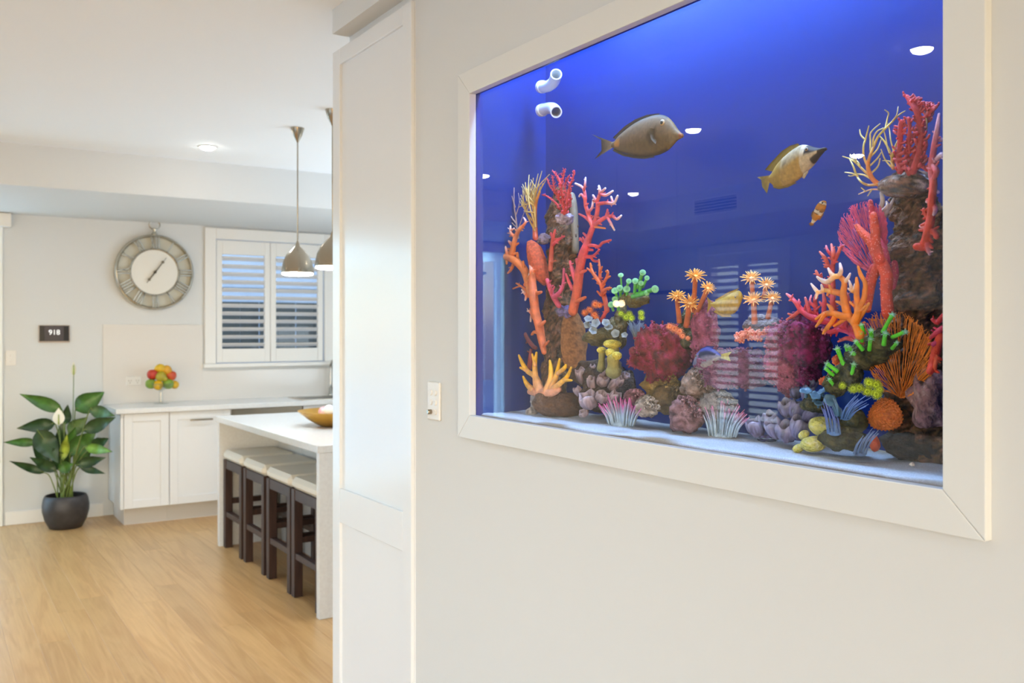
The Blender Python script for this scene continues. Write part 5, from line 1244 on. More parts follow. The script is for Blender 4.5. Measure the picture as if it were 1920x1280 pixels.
# corals at the right edge
eR = flatc((206, 66, 40)); eP = grad((206, 78, 84), (226, 206, 236), .4, .9)
branching('branching_coral', 'red and pink branching coral hanging down the right edge of the glass', 'coral', K['grain'], [
    (grad((206, 90, 110), (228, 190, 214), .5, 1), [(1748, 345, 5), (1746, 318, 6), (1749, 290, 6), (1754, 262, 5.6), (1758, 240, 5), (1761, 214, 2.6)]), (eP, [(1748, 340, 4), (1756, 322, 6), (1750, 308, 5.4), (1757, 298, 5), (1765, 290, 5)]), (eP, [(1755, 262, 4), (1764, 262, 4.5)]),
    (eR, [(1750, 338, 7), (1748, 370, 7.4), (1746, 402, 8), (1741, 430, 9), (1736, 452, 9), (1729, 462, 9), (1719, 462, 7.4)]), (eP, [(1747, 380, 5), (1754, 392, 5), (1751, 402, 3)]), (eP, [(1746, 372, 4.4), (1738, 378, 3)]), (eP, [(1748, 358, 4), (1758, 360, 4)]), (eR, [(1742, 432, 7), (1752, 436, 6), (1756, 444, 5)]), (eP, [(1737, 455, 5.4), (1740, 466, 4.6), (1743, 476, 3)]), (eR, [(1744, 412, 5), (1734, 400, 4), (1732, 392, 3)]), (eP, [(1742, 428, 4), (1726, 424, 3)])], 1.405, wob=.16)
branching('branching_coral', 'red branching coral low at the right edge of the glass', 'coral', K['grain'], [(flatc((196, 56, 64)), [(1768, 592, 5), (1758, 604, 5), (1748, 599, 3)]), (flatc((190, 50, 76)), [(1768, 615, 6), (1756, 624, 5), (1745, 633, 3.4)]), (eR, [(1764, 630, 8), (1756, 655, 9), (1750, 680, 9), (1744, 696, 7)]), (flatc((222, 100, 64)), [(1757, 668, 4), (1754, 684, 4), (1752, 696, 3)]), (flatc((188, 58, 110)), [(1758, 640, 5), (1750, 646, 4)])], 1.40, wob=.14)
branching('branching_coral', 'small bone-white branching coral under the yellow sea whip', 'coral', K['smooth'], [(flatc((206, 196, 196)), [(1658, 405, 6), (1652, 392, 5), (1655, 376, 4.4), (1652, 362, 3)]), (flatc((214, 206, 210)), [(1656, 395, 4), (1664, 386, 3.6), (1662, 378, 2)]), (flatc((210, 204, 214)), [(1662, 398, 4), (1672, 380, 3), (1676, 372, 2)])], 1.452)

# ------------------------------------------------------------------ polyps
def view_axes(px, py, X):
    c = PXP(px, py, X); d = (c - Vector((0, 0, H))).normalized(); r = d.cross(Vector((0, 0, 1))).normalized(); u = r.cross(d)
    return c, r, u, d, ppx(c)
def stalk_polyp(parent, base, head, X, rs, rh, cs, ch, rays=0, dz=-.012, bend=0, face=.55, raylen=1.0, cray=None):
    """tubular stalk with a disc or a crown of rays on its end; base and head in pixels"""
    b = PXP(base[0], base[1], X); h = PXP(head[0], head[1], X + dz); k = ppx(h)
    mid = b.lerp(h, .5) + Vector((0, 0, bend * k)); 
    m = MB(); tube(m, [b, mid, h], [rs * k * 1.05, rs * k * .9, rs * k], 9, grad(cs, cs) , 4, cap=False)
    s = m.obj('stalk', K['soft'], parent, smooth=True)
    _, r, u, d, k = view_axes(head[0], head[1], X + dz)
    ax = ((h - mid).normalized() * (1 - face) - d * face).normalized()
    x, y, z = frame_from(ax); R_ = rh * k
    m = MB(); c0, c1 = lin(ch[0]), lin(ch[1])
    if rays == 0:
        lathe(m, [(rs * k, -.35 * R_, lin(cs)), (R_ * .7, -.12 * R_, c0), (R_, .05 * R_, c0), (R_ * .92, .16 * R_, c1), (R_ * .5, .1 * R_, c1), (R_ * .2, .14 * R_, c0), (0, .14 * R_, c0)], h, ax, 18)
    else:
        lathe(m, [(rs * k, -.3 * R_, lin(cs)), (R_ * .45, -.05 * R_, c0), (R_ * .5, .06 * R_, c0), (R_ * .25, .1 * R_, c1), (0, .08 * R_, c1)], h, ax, 16)
        rr = random.Random(int(head[0] * 31 + head[1]))
        for q in range(rays):
            a = 2 * PI * q / rays + rr.uniform(-.1, .1); ring = q % 3; el = (.12, .5, .9)[ring] + rr.uniform(-.15, .15); L_ = R_ * raylen * (1.0, .92, .75)[ring] * rr.uniform(.85, 1.1)
            o = x * math.cos(a) + y * math.sin(a); p0 = h + o * (R_ * (.42, .34, .22)[ring]) + z * (.04 * R_)
            p2 = p0 + (o * math.cos(el) + z * math.sin(el)) * (L_ * .68); p1 = p0.lerp(p2, .5) + z * (.06 * R_)
            tube(m, [p0, p1, p2], [R_ * .075, R_ * .065, R_ * .04], 5, grad(ch[0], cray or ch[1]), 1)
    m.obj('crown', K['soft'], s, smooth=True)
GS, GH = (96, 220, 52), ((96, 186, 150), (160, 214, 196))
t = thing('button_polyp_coral', 'green button polyps on stalks over the dark green rock at the right', 'coral')
for base, head, rs, rh, nray in (((1655, 622), (1673, 590), 4.2, 8, 14), ((1620, 625), (1615, 609), 4, 7, 12), ((1634, 632), (1633, 619), 4.5, 8, 14), ((1657, 646), (1660, 625), 4.4, 8.5, 16), ((1673, 632), (1697, 622), 4, 8, 14), ((1673, 653), (1682, 642), 3.6, 6, 12), ((1630, 656), (1632, 636), 4, 8, 16), ((1618, 656), (1605, 640), 4, 8, 14), ((1616, 640), (1613, 624), 3.6, 5, 10), ((1603, 664), (1591, 650), 3.6, 7, 12),
        ((1584, 688), (1570, 654), 4.6, 8.5, 12), ((1610, 672), (1598, 661), 4.2, 7.5, 14), ((1597, 703), (1601, 683), 3.8, 7.5, 14), ((1571, 697), (1551, 682), 4.2, 7.5, 14), ((1567, 728), (1555, 711), 3.6, 6.5, 10), ((1592, 672), (1586, 648), 3.6, 6, 10), ((1562, 704), (1548, 690), 3.8, 5, 10)):
    stalk_polyp(t, base, head, 1.405, rs, rh, GS, GH, nray, dz=-.014, face=.6, raylen=.85, cray=(170, 214, 200))
t = thing('button_polyp_coral', 'green tubular polyps on the left reef beside the small orange coral', 'coral')
for base, head, rs, rh in (((1166, 548), (1164, 516), 2, 5.4), ((1172, 548), (1179, 527), 3, 5.5), ((1196, 540), (1205, 511), 4, 6.5), ((1205, 538), (1213, 521), 3, 5), ((1190, 548), (1191, 527), 3.4, 6.5), ((1164, 556), (1162, 540), 3, 6.5), ((1158, 560), (1153, 545), 3, 7), ((1152, 574), (1153, 561), 3, 6), ((1150, 582), (1146, 571), 2.6, 6.5), ((1194, 552), (1228, 542), 4.6, 7.5), ((1186, 556), (1213, 549), 4.2, 5.5), ((1176, 556), (1175, 542), 3, 7), ((1160, 580), (1158, 570), 3, 5.5), ((1200, 545), (1202, 531), 3.4, 5.5)):
    stalk_polyp(t, base, head, 1.44, rs, rh, (92, 186, 92), ((92, 170, 130), (126, 196, 150)), 0, dz=-.014, face=.5)
FL = ((214, 120, 40), (236, 190, 90))
t = thing('flower_polyp_coral', 'four orange flower polyps with yellow rays left of the yellow fish', 'coral')
for base, head, rs, rh in (((1300, 585), (1304, 518), 5, 19), ((1303, 595), (1327, 540), 5, 14), ((1274, 605), (1269, 556), 5, 17), ((1287, 612), (1293, 569), 6, 20)):
    stalk_polyp(t, base, head, 1.475, rs, rh, (190, 104, 52), FL, 36, dz=-.016, face=.3, cray=(240, 208, 104))
t = thing('flower_polyp_coral', 'four pale orange flower polyps with yellow rays right of the yellow fish', 'coral')
for base, head, rs, rh in (((1412, 560), (1409, 522), 5, 18), ((1432, 560), (1437, 533), 5, 15), ((1415, 606), (1413, 562), 6, 19), ((1440, 596), (1448, 559), 5, 16)):
    stalk_polyp(t, base, head, 1.482, rs, rh, (196, 116, 86), ((214, 130, 74), (240, 206, 130)), 36, dz=-.016, face=.3, cray=(242, 216, 130))

def burr_group(label, spots, X, ci, co, name='star_polyp_coral', n=46, hole=True):
    t = thing(name, label, 'coral')
    for k, (px, py, r) in enumerate(spots):
        c, rt, up, d, kk = view_axes(px, py, X + .003 * (k % 3)); rr = random.Random(k * 7 + int(px)); m = MB(); R_ = r * kk
        ax = (-d + up * rr.uniform(-.1, .6) + rt * rr.uniform(-.4, .4)).normalized(); x, y, z = frame_from(ax)
        lathe(m, [(R_ * .5, -R_ * .7, lin(ci)), (R_ * .62, -R_ * .1, lin(ci)), (R_ * .5, R_ * .3, lin(co)), (R_ * .3, R_ * .34, lin(co)), (R_ * .2, R_ * .12, lin(ci)), (0, R_ * .05, lin(ci))], c, ax, 14)
        for q in range(n):
            a = q * 2.39996; e = -.35 + 1.15 * (q / n); o = (x * math.cos(a) + y * math.sin(a)) * math.cos(e) + z * math.sin(e)
            p0 = c + o * R_ * .5; tube(m, [p0, p0 + o * R_ * rr.uniform(.45, .62)], [R_ * .075, R_ * .02], 4, grad(ci, co), 1, cap=False)
        m.obj('polyp', K['soft'], t, smooth=True)
burr_group('bright lime star polyps below the green button polyps', [(1580, 723, 8), (1600, 729, 10), (1611, 727, 10), (1630, 717, 11), (1627, 734, 11), (1643, 721, 11), (1644, 739, 11), (1650, 730, 8)], 1.395, (150, 176, 20), (206, 236, 60))
burr_group('lime star polyps on the left reef above the grey-blue tentacles', [(1165, 588, 7), (1174, 594, 8), (1184, 596, 8), (1180, 588, 7), (1202, 587, 7), (1203, 595, 7)], 1.44, (140, 190, 40), (196, 230, 70), n=36)
burr_group('orange tufted polyps beside the tan fan coral', [(1097, 586, 8), (1106, 581, 8), (1115, 590, 9), (1119, 597, 7), (1116, 571, 9), (1124, 572, 7)], 1.44, (206, 96, 36), (230, 140, 70), n=36)
burr_group('orange tufted polyps on the crest of the brick-red dome', [(1256, 612, 8), (1265, 616, 9), (1274, 622, 9), (1280, 630, 7), (1290, 634, 6)], 1.44, (206, 104, 56), (234, 150, 92), n=34)

def bubble_group(label, spots, X, c0, c1, name='bubble_coral', seed=1):
    t = thing(name, label, 'coral'); f = mottle([c0, c1], 160)
    for k, (px, py, rx, ry) in enumerate(spots):
        m = MB(); rr = random.Random(seed + k)
        blob(m, px, py, rx * .8, ry * .8, X + .004, .008, f, None, 10, 8)
        for q in range(26):
            a = q * 2.4; s = math.sqrt((q + .5) / 26)
            blob(m, px + rx * s * math.cos(a), py + ry * s * math.sin(a), rr.uniform(2, 3.2), rr.uniform(2, 3.2), X - .008 * (1 - s * s) + .001, .003, f, None, 7, 5)
        m.obj('lobe', K['soft'], t, smooth=True)
bubble_group('salmon bubble coral row below the pale flower polyps', [(1388, 632, 11, 11), (1404, 626, 11, 12), (1421, 629, 12, 11), (1440, 622, 9, 11)], 1.465, (206, 96, 80), (240, 176, 160))
bubble_group('orange bubble coral tucked left of the dark green rock', [(1544, 715, 8, 8), (1557, 718, 10, 9), (1574, 688, 7, 9), (1567, 675, 6, 8), (1590, 672, 6, 7), (1560, 702, 7, 6)], 1.432, (206, 86, 34), (232, 130, 80), seed=9)

# ------------------------------------------------------------------ tentacled anemones
def anemone(label, bx, by, tips, c0, c1, n, rb, rpx, X=None, z=None, t0=.55, seed=0, curl=0.0, name='sea_anemone', deep=.03):
    """tips: outline of tentacle ends in pixels; base row centred on (bx,by) with half-width rb px"""
    rr = random.Random(seed); t = thing(name, label, 'anemone'); m = MB()
    if X is None: X = PZP(bx, by, z).x
    nt = len(tips) - 1
    for q in range(n):
        f = (q + rr.random()) / n; g = f * nt; i = min(int(g), nt - 1); g -= i
        tx = tips[i][0] * (1 - g) + tips[i + 1][0] * g; ty = tips[i][1] * (1 - g) + tips[i + 1][1] * g
        sh = rr.uniform(.66, 1.06); dx = rr.uniform(-deep, deep)
        b0 = (bx + (f - .5) * 2 * rb * .9, by - rr.uniform(0, 3)); tx = b0[0] + (tx - b0[0]) * sh; ty = b0[1] + (ty - b0[1]) * sh
        P = [PXP(b0[0], b0[1], X + dx * .4), PXP(b0[0] + (tx - b0[0]) * .35 + rr.uniform(-1, 1), b0[1] + (ty - b0[1]) * .55, X + dx * .8), PXP(tx + curl * rr.uniform(-3, 3), ty, X + dx * 1.2)]
        for v in P: v.x = min(v.x, TX1 - .004)
        k = ppx(P[0]); tube(m, P, [rpx * k, rpx * k * .85, rpx * k * .45], 6, grad(c0, c1, t0 + rr.uniform(-.08, .08), min(1, t0 + .3)), 3)
    m.obj('tentacles', K['soft'], t, smooth=True, kind='stuff')
    m = MB(); c = PXP(bx, by - 1, X); k = ppx(c); ellipsoid(m, c, XYZ, (rb * k * .45, rb * k * .9, rb * k * .3), 18, 8, lin(c0)); m.obj('foot', K['soft'], t, smooth=True)
ta = [(1121, 760), (1128, 750), (1140, 742), (1155, 745), (1168, 748), (1182, 748), (1192, 758), (1206, 766)]
anemone('pale blue anemone with magenta tips at the left on the sand', 1165, 798, ta, (168, 194, 222), (224, 66, 170), 95, 26, 1.7, z=1.266, t0=.52, seed=1)
tb = [(1311, 768), (1322, 760), (1338, 754), (1355, 752), (1372, 756), (1386, 762), (1398, 772), (1404, 784)]
anemone('pale blue anemone with pink tips in the middle of the sand', 1355, 819, tb, (172, 198, 226), (212, 96, 172), 105, 28, 1.7, z=1.266, t0=.55, seed=2)
anemone('blue tentacle tuft leaning left on the mossy rock', 1564, 814, [(1538, 756), (1543, 747), (1551, 752), (1560, 766), (1572, 778)], (90, 130, 190), (110, 130, 214), 16, 14, 1.25, X=1.39, t0=.3, seed=3, deep=.022)
anemone('blue tentacle tuft leaning right under the lime star polyps', 1585, 786, [(1600, 746), (1606, 740), (1618, 740), (1630, 746), (1640, 753)], (70, 112, 176), (104, 140, 226), 16, 10, 1.25, X=1.395, t0=.3, seed=4, deep=.022)
anemone('grey-blue tentacle tuft drooping to the sand beside the red cup coral', 1612, 852, [(1612, 826), (1622, 812), (1634, 802), (1646, 796), (1658, 798)], (92, 116, 160), (116, 144, 200), 18, 14, 1.2, X=1.40, t0=.3, seed=5, deep=.022)
anemone('small blue tentacles behind the left blue tuft', 1572, 780, [(1556, 756), (1562, 748), (1568, 752), (1578, 764)], (90, 140, 180), (120, 160, 210), 18, 6, 1.8, X=1.41, t0=.3, seed=6, deep=.01)
anemone('grey-blue hair anemone left of the brick-red dome', 1197, 640, [(1174, 606), (1184, 600), (1194, 598), (1204, 602), (1214, 612), (1221, 624)], (130, 130, 110), (120, 150, 206), 60, 7, 1.0, X=1.445, t0=.3, seed=7, deep=.015)

# disc polyps
def discs(label, spots, X, c0, c1, name='disc_polyp_coral'):
    t = thing(name, label, 'coral')
    for k, (px, py, rx, tilt) in enumerate(spots):
        c, r, u, d, kk = view_axes(px, py, X + .004 * (k % 3)); ax = (u * (1 - tilt) - d * tilt + r * .25 * math.sin(k * 2.3)).normalized(); R_ = rx * kk; m = MB()
        x, y, z = frame_from(ax); n_ = 22; vs = []; fs = []; cs = []
        for lay in (0, 1):
            for i in range(5):
                for j in range(n_):
                    a = 2 * PI * j / n_; rad = R_ * i / 4 * (1 + .08 * math.sin(5 * a + k)); w = .10 * R_ * (i / 4) ** 2 * math.sin(4 * a + k * 2) + .18 * R_ * (i / 4) ** 2
                    vs.append(c + x * rad * math.cos(a) + y * rad * math.sin(a) + z * (w - lay * .0015)); cs.append(mixc(lin(c0), lin(c1), i / 4))
            b = lay * 5 * n_
            for i in range(4):
                for j in range(n_): j2 = (j + 1) % n_; fs.append((b + i * n_ + j, b + i * n_ + j2, b + (i + 1) * n_ + j2, b + (i + 1) * n_ + j))
        for j in range(n_): j2 = (j + 1) % n_; fs.append((4 * n_ + j, 4 * n_ + j2, 9 * n_ + j2, 9 * n_ + j))
        tube(m, [c - z * R_ * 1.1, c - z * .002], [R_ * .3, R_ * .22], 8, lin(c0), 1); 
        m.v += []; b = len(m.v); m.add(vs, fs, cs); m.obj('disc', K['soft'], t, smooth=True)
discs('blue-grey disc polyps like small leaves on the mossy rock', [(1511, 733, 11, .35), (1529, 742, 11, .45), (1541, 734, 9, .3), (1556, 750, 12, .7), (1535, 756, 8, .4), (1548, 728, 6, .3)], 1.40, (62, 100, 136), (86, 130, 170))
discs('pale blue ruffled disc polyps on the olive ledge of the left reef', [(1103, 598, 8, .5), (1102, 609, 8, .6), (1117, 606, 9, .7), (1136, 605, 8, .6), (1141, 613, 8, .5), (1154, 625, 8, .8), (1112, 620, 8, .6), (1171, 628, 6, .6)], 1.425, (108, 126, 140), (156, 178, 206))
t = thing('mushroom_leather_coral', 'yellow lobed mushroom coral on pale green stalks', 'coral')
YL = [(190, 178, 60), (222, 212, 96), (206, 196, 74)]
for base, top, rs, caps in (((1152, 694), (1150, 655), 12, [(1148, 645, 17, 9)]), ((1127, 690), (1129, 662), 7, [(1128, 656, 9, 6)]), ((1150, 696), (1150, 672), 13, [(1144, 661, 9, 8), (1157, 667, 9, 8)])):
    X = 1.44 if len(caps) == 1 else 1.425
    m = MB(); path(m, [(base[0], base[1], rs * 1.2), ((base[0] + top[0]) / 2, (base[1] + top[1]) / 2, rs * .85), (top[0], top[1], rs * .95)], X, grad((120, 124, 84), (176, 168, 84)), 12, 4, .1); m.obj('stalk', K['grain'], t, smooth=True)
    m = MB(); f = mottle(YL, 90)
    for (px, py, rx, ry) in caps: blob(m, px, py, rx, ry, X - .006, rx * .0011, f, (.12, 60), 22, 14)
    m.obj('cap', K['knob'], t, smooth=True)
t = thing('brain_coral', 'coiled yellow-green brain coral on the sand at the right', 'coral')
f = mottle([(176, 176, 70), (214, 216, 130), (196, 196, 96), (206, 210, 170)], 130)
for px, py, rx, ry, X, rl in ((1548, 801, 31, 19, 1.425, -.2), (1525, 832, 24, 15, 1.412, .1), (1497, 840, 11, 8, 1.405, .5), (1507, 815, 11, 8, 1.42, .6)):
    m = MB(); blob(m, px, py, rx, ry, X, rx * .0008, f, (.08, 60), 34, 22, rl)
    c = PXP(px, py, X)
    m.obj('coil', K['knob'], t, smooth=True)

# ------------------------------------------------------------------ shells
SH = [(66, 56, 80), (104, 92, 122), (146, 136, 174), (84, 72, 96)]
def cup_shell(m, px, py, r, h, X, tilt, f, open_=.6, flute=9, wide=False):
    c, rt, up, d, k = view_axes(px, py, X); ax = (up * math.cos(tilt) + rt * math.sin(tilt) - d * open_ * .5).normalized(); x, y, z = frame_from(ax)
    n_ = 36; vs = []; fs = []; cs = []; R_ = r * k; Hh = h * k
    prof = [(.95, 0), (1.0, .25), (.85, .6), (.62, .88), (.5, 1.0), (.42, .98), (.34, .7), (.2, .45), (0, .4)]
    if wide: prof = [(.6, 0), (.85, .2), (1.0, .5), (.95, .8), (.8, 1.0), (.7, .97), (.62, .7), (.4, .4), (0, .3)]
    for (a_, b_) in prof:
        for j in range(n_):
            a = 2 * PI * j / n_; rad = R_ * a_ * (1 + .10 * math.cos(flute * a) * (b_ < 1.01 and a_ > .4)); hh = Hh * b_ * (1 + .10 * math.sin(3 * a + px))
            v = c + x * rad * math.cos(a) + y * rad * math.sin(a) + z * hh; vs.append(v)
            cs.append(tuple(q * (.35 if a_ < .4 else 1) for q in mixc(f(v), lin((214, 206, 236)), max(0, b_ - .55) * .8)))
    for i in range(len(prof) - 1):
        for j in range(n_): j2 = (j + 1) % n_; fs.append((i * n_ + j, i * n_ + j2, (i + 1) * n_ + j2, (i + 1) * n_ + j))
    m.add(vs, fs, cs)
t = thing('barnacle_colony', 'grey-mauve fluted barnacles crowded left of the magenta-tipped anemone', 'barnacle')
f = mottle([(84, 72, 80), (130, 116, 128), (166, 150, 170), (104, 88, 96)], 80)
for px, py, r, h, X, tl in ((1096, 718, 11, 28, 1.47, -.3), (1112, 730, 11, 24, 1.465, -.1), (1128, 722, 10, 26, 1.468, .2), (1144, 730, 10, 26, 1.465, .35), (1160, 722, 10, 24, 1.47, .3), (1110, 762, 14, 28, 1.44, -.15), (1128, 752, 12, 26, 1.445, .2), (1090, 742, 9, 20, 1.455, -.4), (1146, 755, 10, 24, 1.45, .25), (1108, 700, 8, 18, 1.475, 0), (1134, 704, 8, 16, 1.475, .1), (1170, 708, 9, 16, 1.475, .3), (1098, 778, 9, 16, 1.44, -.2)):
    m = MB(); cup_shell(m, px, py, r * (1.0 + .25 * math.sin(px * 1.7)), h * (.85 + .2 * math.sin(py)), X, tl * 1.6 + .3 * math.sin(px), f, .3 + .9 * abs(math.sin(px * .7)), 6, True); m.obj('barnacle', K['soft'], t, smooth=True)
t = thing('barnacle_colony', 'glossy lilac giant barnacles on the sand left of the brain coral', 'barnacle')
f = mottle(SH, 70)
GB = mat('shell_gloss', (128, 128, 128), .18, attr=True, nscale=60, bump=.25, bscale=160)
for px, py, r, h, X, tl in ((1478, 825, 17, 34, 1.45, -.1), (1500, 820, 17, 40, 1.45, .05), (1462, 818, 15, 34, 1.462, -.3), (1492, 785, 14, 34, 1.47, .15), (1478, 780, 13, 32, 1.475, -.1), (1512, 795, 14, 40, 1.462, .3), (1424, 815, 15, 32, 1.475, -.25), (1446, 806, 13, 34, 1.478, -.05), (1514, 752, 11, 30, 1.47, .05), (1518, 728, 9, 20, 1.472, .25), (1494, 745, 10, 26, 1.48, -.15)):
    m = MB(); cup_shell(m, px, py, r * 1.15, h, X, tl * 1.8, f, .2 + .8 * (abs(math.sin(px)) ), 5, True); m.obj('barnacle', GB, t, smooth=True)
t = thing('clam', 'dark purple clam lying on the sand in front of the lilac barnacles', 'clam')
c, rt, up, d, k = view_axes(1438, 822, PZP(1438, 828, 1.266).x)
for s_ in (-1, 1):
    m = MB(); n_ = 40; vs = []; fs = []; cs = []
    for i in range(7):
        for j in range(n_):
            a = 2 * PI * j / n_; q = i / 6; rad = math.sin(q * PI / 2); hh = math.cos(q * PI / 2) * 6.5 * k * (1 + .12 * math.cos(a * 9))
            v = c + rt * (18 * k * rad * math.cos(a)) + d * (.02 * rad * math.sin(a)) + up * (s_ * hh + (2.2 + 1.6 * math.sin(5 * a)) * k * rad * s_ * .5); vs.append(v)
            cs.append(mixc(lin((52, 40, 78)), lin((120, 104, 170)), .5 + .5 * math.cos(a * 9) * q if s_ > 0 else .1))
    for i in range(6):
        for j in range(n_): j2 = (j + 1) % n_; fs.append((i * n_ + j, i * n_ + j2, (i + 1) * n_ + j2, (i + 1) * n_ + j))
    m.add(vs, fs, cs); m.obj('shell_valve', GB, t, smooth=True)
c = PZP(1710, 872, 1.268); m = MB(); cup_shell(m, 1710, 872, 5, 5, c.x, .2, mottle([(226, 222, 214), (240, 236, 230)], 90), flute=6)
tag(m.obj('seashell', K['soft'], smooth=True), 'tiny white shell lying on the sand near the right end', 'shell')

# ------------------------------------------------------------------ white return pipes on the left end panel
def elbow(name_label, pts, rpx, X):
    t = thing('pipe_elbow', name_label, 'pipe')
    W = [PXP(a, b, X + dx) for (a, b, dx) in pts]; k = ppx(W[0]); r = rpx * k
    q = [Vector(v) for v in catmull([list(w) for w in W], 5)]
    m = MB(); n_ = 22; vs = []; fs = []; x = None
    rad = [r] * len(q)
    seq = [(p, r) for p in q] + [(q[-1], r * .8)] + [(p, r * .8) for p in reversed(q[-6:])]
    tg = [(q[min(i + 1, len(q) - 1)] - q[max(i - 1, 0)]).normalized() for i in range(len(q))]
    tg2 = tg + [tg[-1]] + list(reversed(tg[-6:]))
    x = frame_from(tg[0])[0]
    for (p, rr_), tt in zip(seq, tg2):
        x = (x - tt * x.dot(tt)).normalized(); y = tt.cross(x)
        for j in range(n_): a = 2 * PI * j / n_; vs.append(p + x * math.cos(a) * rr_ + y * math.sin(a) * rr_)
    for i in range(len(seq) - 1):
        for j in range(n_): j2 = (j + 1) % n_; fs.append((i * n_ + j, i * n_ + j2, (i + 1) * n_ + j2, (i + 1) * n_ + j))
    m.add(vs, fs); m.obj('pipe', M['white_plastic'], t, smooth=True, angle=.9)
    m = MB(); d = (q[1] - q[0]).normalized(); lathe(m, [(r, -.002), (r * 1.14, -.002), (r * 1.14, r * .7), (r, r * .8)], q[0], d, 24); m.obj('collar', M['white_plastic'], t, smooth=True, angle=.7)
elbow('white pipe elbow turned upwards near the top left of the tank', [(1015, 163, .0), (1026, 162, -.006), (1036, 156, -.014), (1041, 147, -.026), (1043, 139, -.038)], 10.5, 1.475)
elbow('white pipe elbow turned towards the glass below the other elbow', [(1015, 207, .0), (1027, 203, -.006), (1036, 203, -.018), (1041, 207, -.034), (1043, 210, -.046)], 10.5, 1.475)

# ------------------------------------------------------------------ fish
def fish(label, X, rows, thick, paint, fins, eye, flip=1, yawx=0.0, name='fish', x0=None):
    """rows: (px, ytop, ybot) along the body; thick: half thickness in metres along the body (0..1 function)"""
    t = thing(name, label, 'fish'); q = catmull([list(r) for r in rows], 4); n_ = 20
    p0, p1 = q[0][0], q[-1][0]
    Xs = lambda px: X + yawx * ((px - p0) / (p1 - p0) - .5)
    m = MB(); vs = []; fs = []; cs = []
    for (px, a, b) in q:
        u = (px - p0) / (p1 - p0); th = thick(u); top = PXP(px, a, Xs(px)); bot = PXP(px, b, Xs(px)); c = (top + bot) / 2; hh = (top.z - bot.z) / 2
        for j in range(n_):
            an = 2 * PI * j / n_; s_ = math.sin(an); cz = math.cos(an)
            v = Vector((c.x + th * s_ * (abs(s_) ** .15), c.y, c.z + hh * cz)); vs.append(v); cs.append(lin(paint(u, -cz, px)))
    k = len(q)
    for i in range(k - 1):
        for j in range(n_): j2 = (j + 1) % n_; fs.append((i * n_ + j, i * n_ + j2, (i + 1) * n_ + j2, (i + 1) * n_ + j))
    fs.append(tuple(range(n_))); fs.append(tuple((k - 1) * n_ + j for j in range(n_)))
    m.add(vs, fs, cs); m.obj('body', K['fish'], t, smooth=True)
    for (nm, pts, c0, c1, off, tfin) in fins:      # fins: pixel outline fan from a root edge
        m = MB(); half = len(pts) // 2; A_, B_ = pts[:half], pts[half:]; vs = []; cs = []; fs = []
        for sd in (0, 1):
            for (a, b) in zip(A_, B_):
                for s_ in range(4):
                    w = s_ / 3; px = a[0] + (b[0] - a[0]) * w; py = a[1] + (b[1] - a[1]) * w
                    vs.append(PXP(px, py, Xs(px) + off * (.4 + .6 * w) + (sd - .5) * tfin * (1 - .7 * w))); cs.append(mixc(lin(c0), lin(c1), w))
        L_ = len(A_)
        for i in range(L_ - 1):
            for s_ in range(3):
                a = i * 4 + s_; o = L_ * 4; fs.append((a, a + 1, a + 5, a + 4)); fs.append((o + a, o + a + 4, o + a + 5, o + a + 1))
            a = i * 4 + 3; o = L_ * 4; fs.append((a, a + 4, o + a + 4, o + a))
        m.add(vs, fs, cs); m.obj(nm, K['fish'], t, smooth=True)
    ex, ey, er = eye; u = (ex - p0) / (p1 - p0); th = thick(u); c = PXP(ex, ey, Xs(ex)); kk = ppx(c)
    c.x -= th * .80; m = MB(); ellipsoid(m, c, XYZ, (er * kk * .6, er * kk, er * kk), 14, 10, lin((170, 152, 118)))
    e = m.obj('eye', K['soft'], t, smooth=True); m = MB(); c2 = c + Vector((-er * kk * .3, -.0006, 0)); ellipsoid(m, c2, XYZ, (er * kk * .45, er * kk * .68, er * kk * .68), 12, 8, lin((16, 14, 14))); m.obj('pupil', M['tv'], e, smooth=True)
th = lambda mx, e=.6: (lambda u: mx * (math.sin(PI * max(.02, min(.98, u))) ** e) * (.45 + .55 * u) * (1.15 - .35 * max(0, u - .75) * 2.5) + .0012)
# grey surgeonfish, head to the right
def pa(u, w, px):
    c = (124, 110, 94) if w < .3 else (110, 94, 60)
    if u > .86 and w > -.35: c = (132, 118, 96)
    if .05 < u < .13 and abs(w) < .5: c = (188, 140, 70)
    if u > .97: c = (166, 110, 80)
    if 1220 < px < 1237 and -.05 < w < .42 - abs(px - 1229) * .02: c = (72, 60, 34)
    if 1237 <= px < 1240 and -.5 < w < .6: c = (92, 78, 54)
    if abs(w) > .93: c = (66, 58, 46) if u < .8 else (120, 100, 50)
    return c
def ln(a, b, n): return [(a[0] + (b[0] - a[0]) * i / (n - 1), a[1] + (b[1] - a[1]) * i / (n - 1)) for i in range(n)]
rows = [(1147, 266, 276), (1153, 264, 279), (1160, 255, 283), (1175, 242, 288), (1190, 231, 292), (1205, 223, 293.5), (1220, 217.5, 293), (1232, 214.8, 291), (1243, 215.5, 287.5), (1252, 219, 282), (1261, 228, 273), (1269, 240, 264), (1276, 248, 260), (1279.5, 250, 258)]
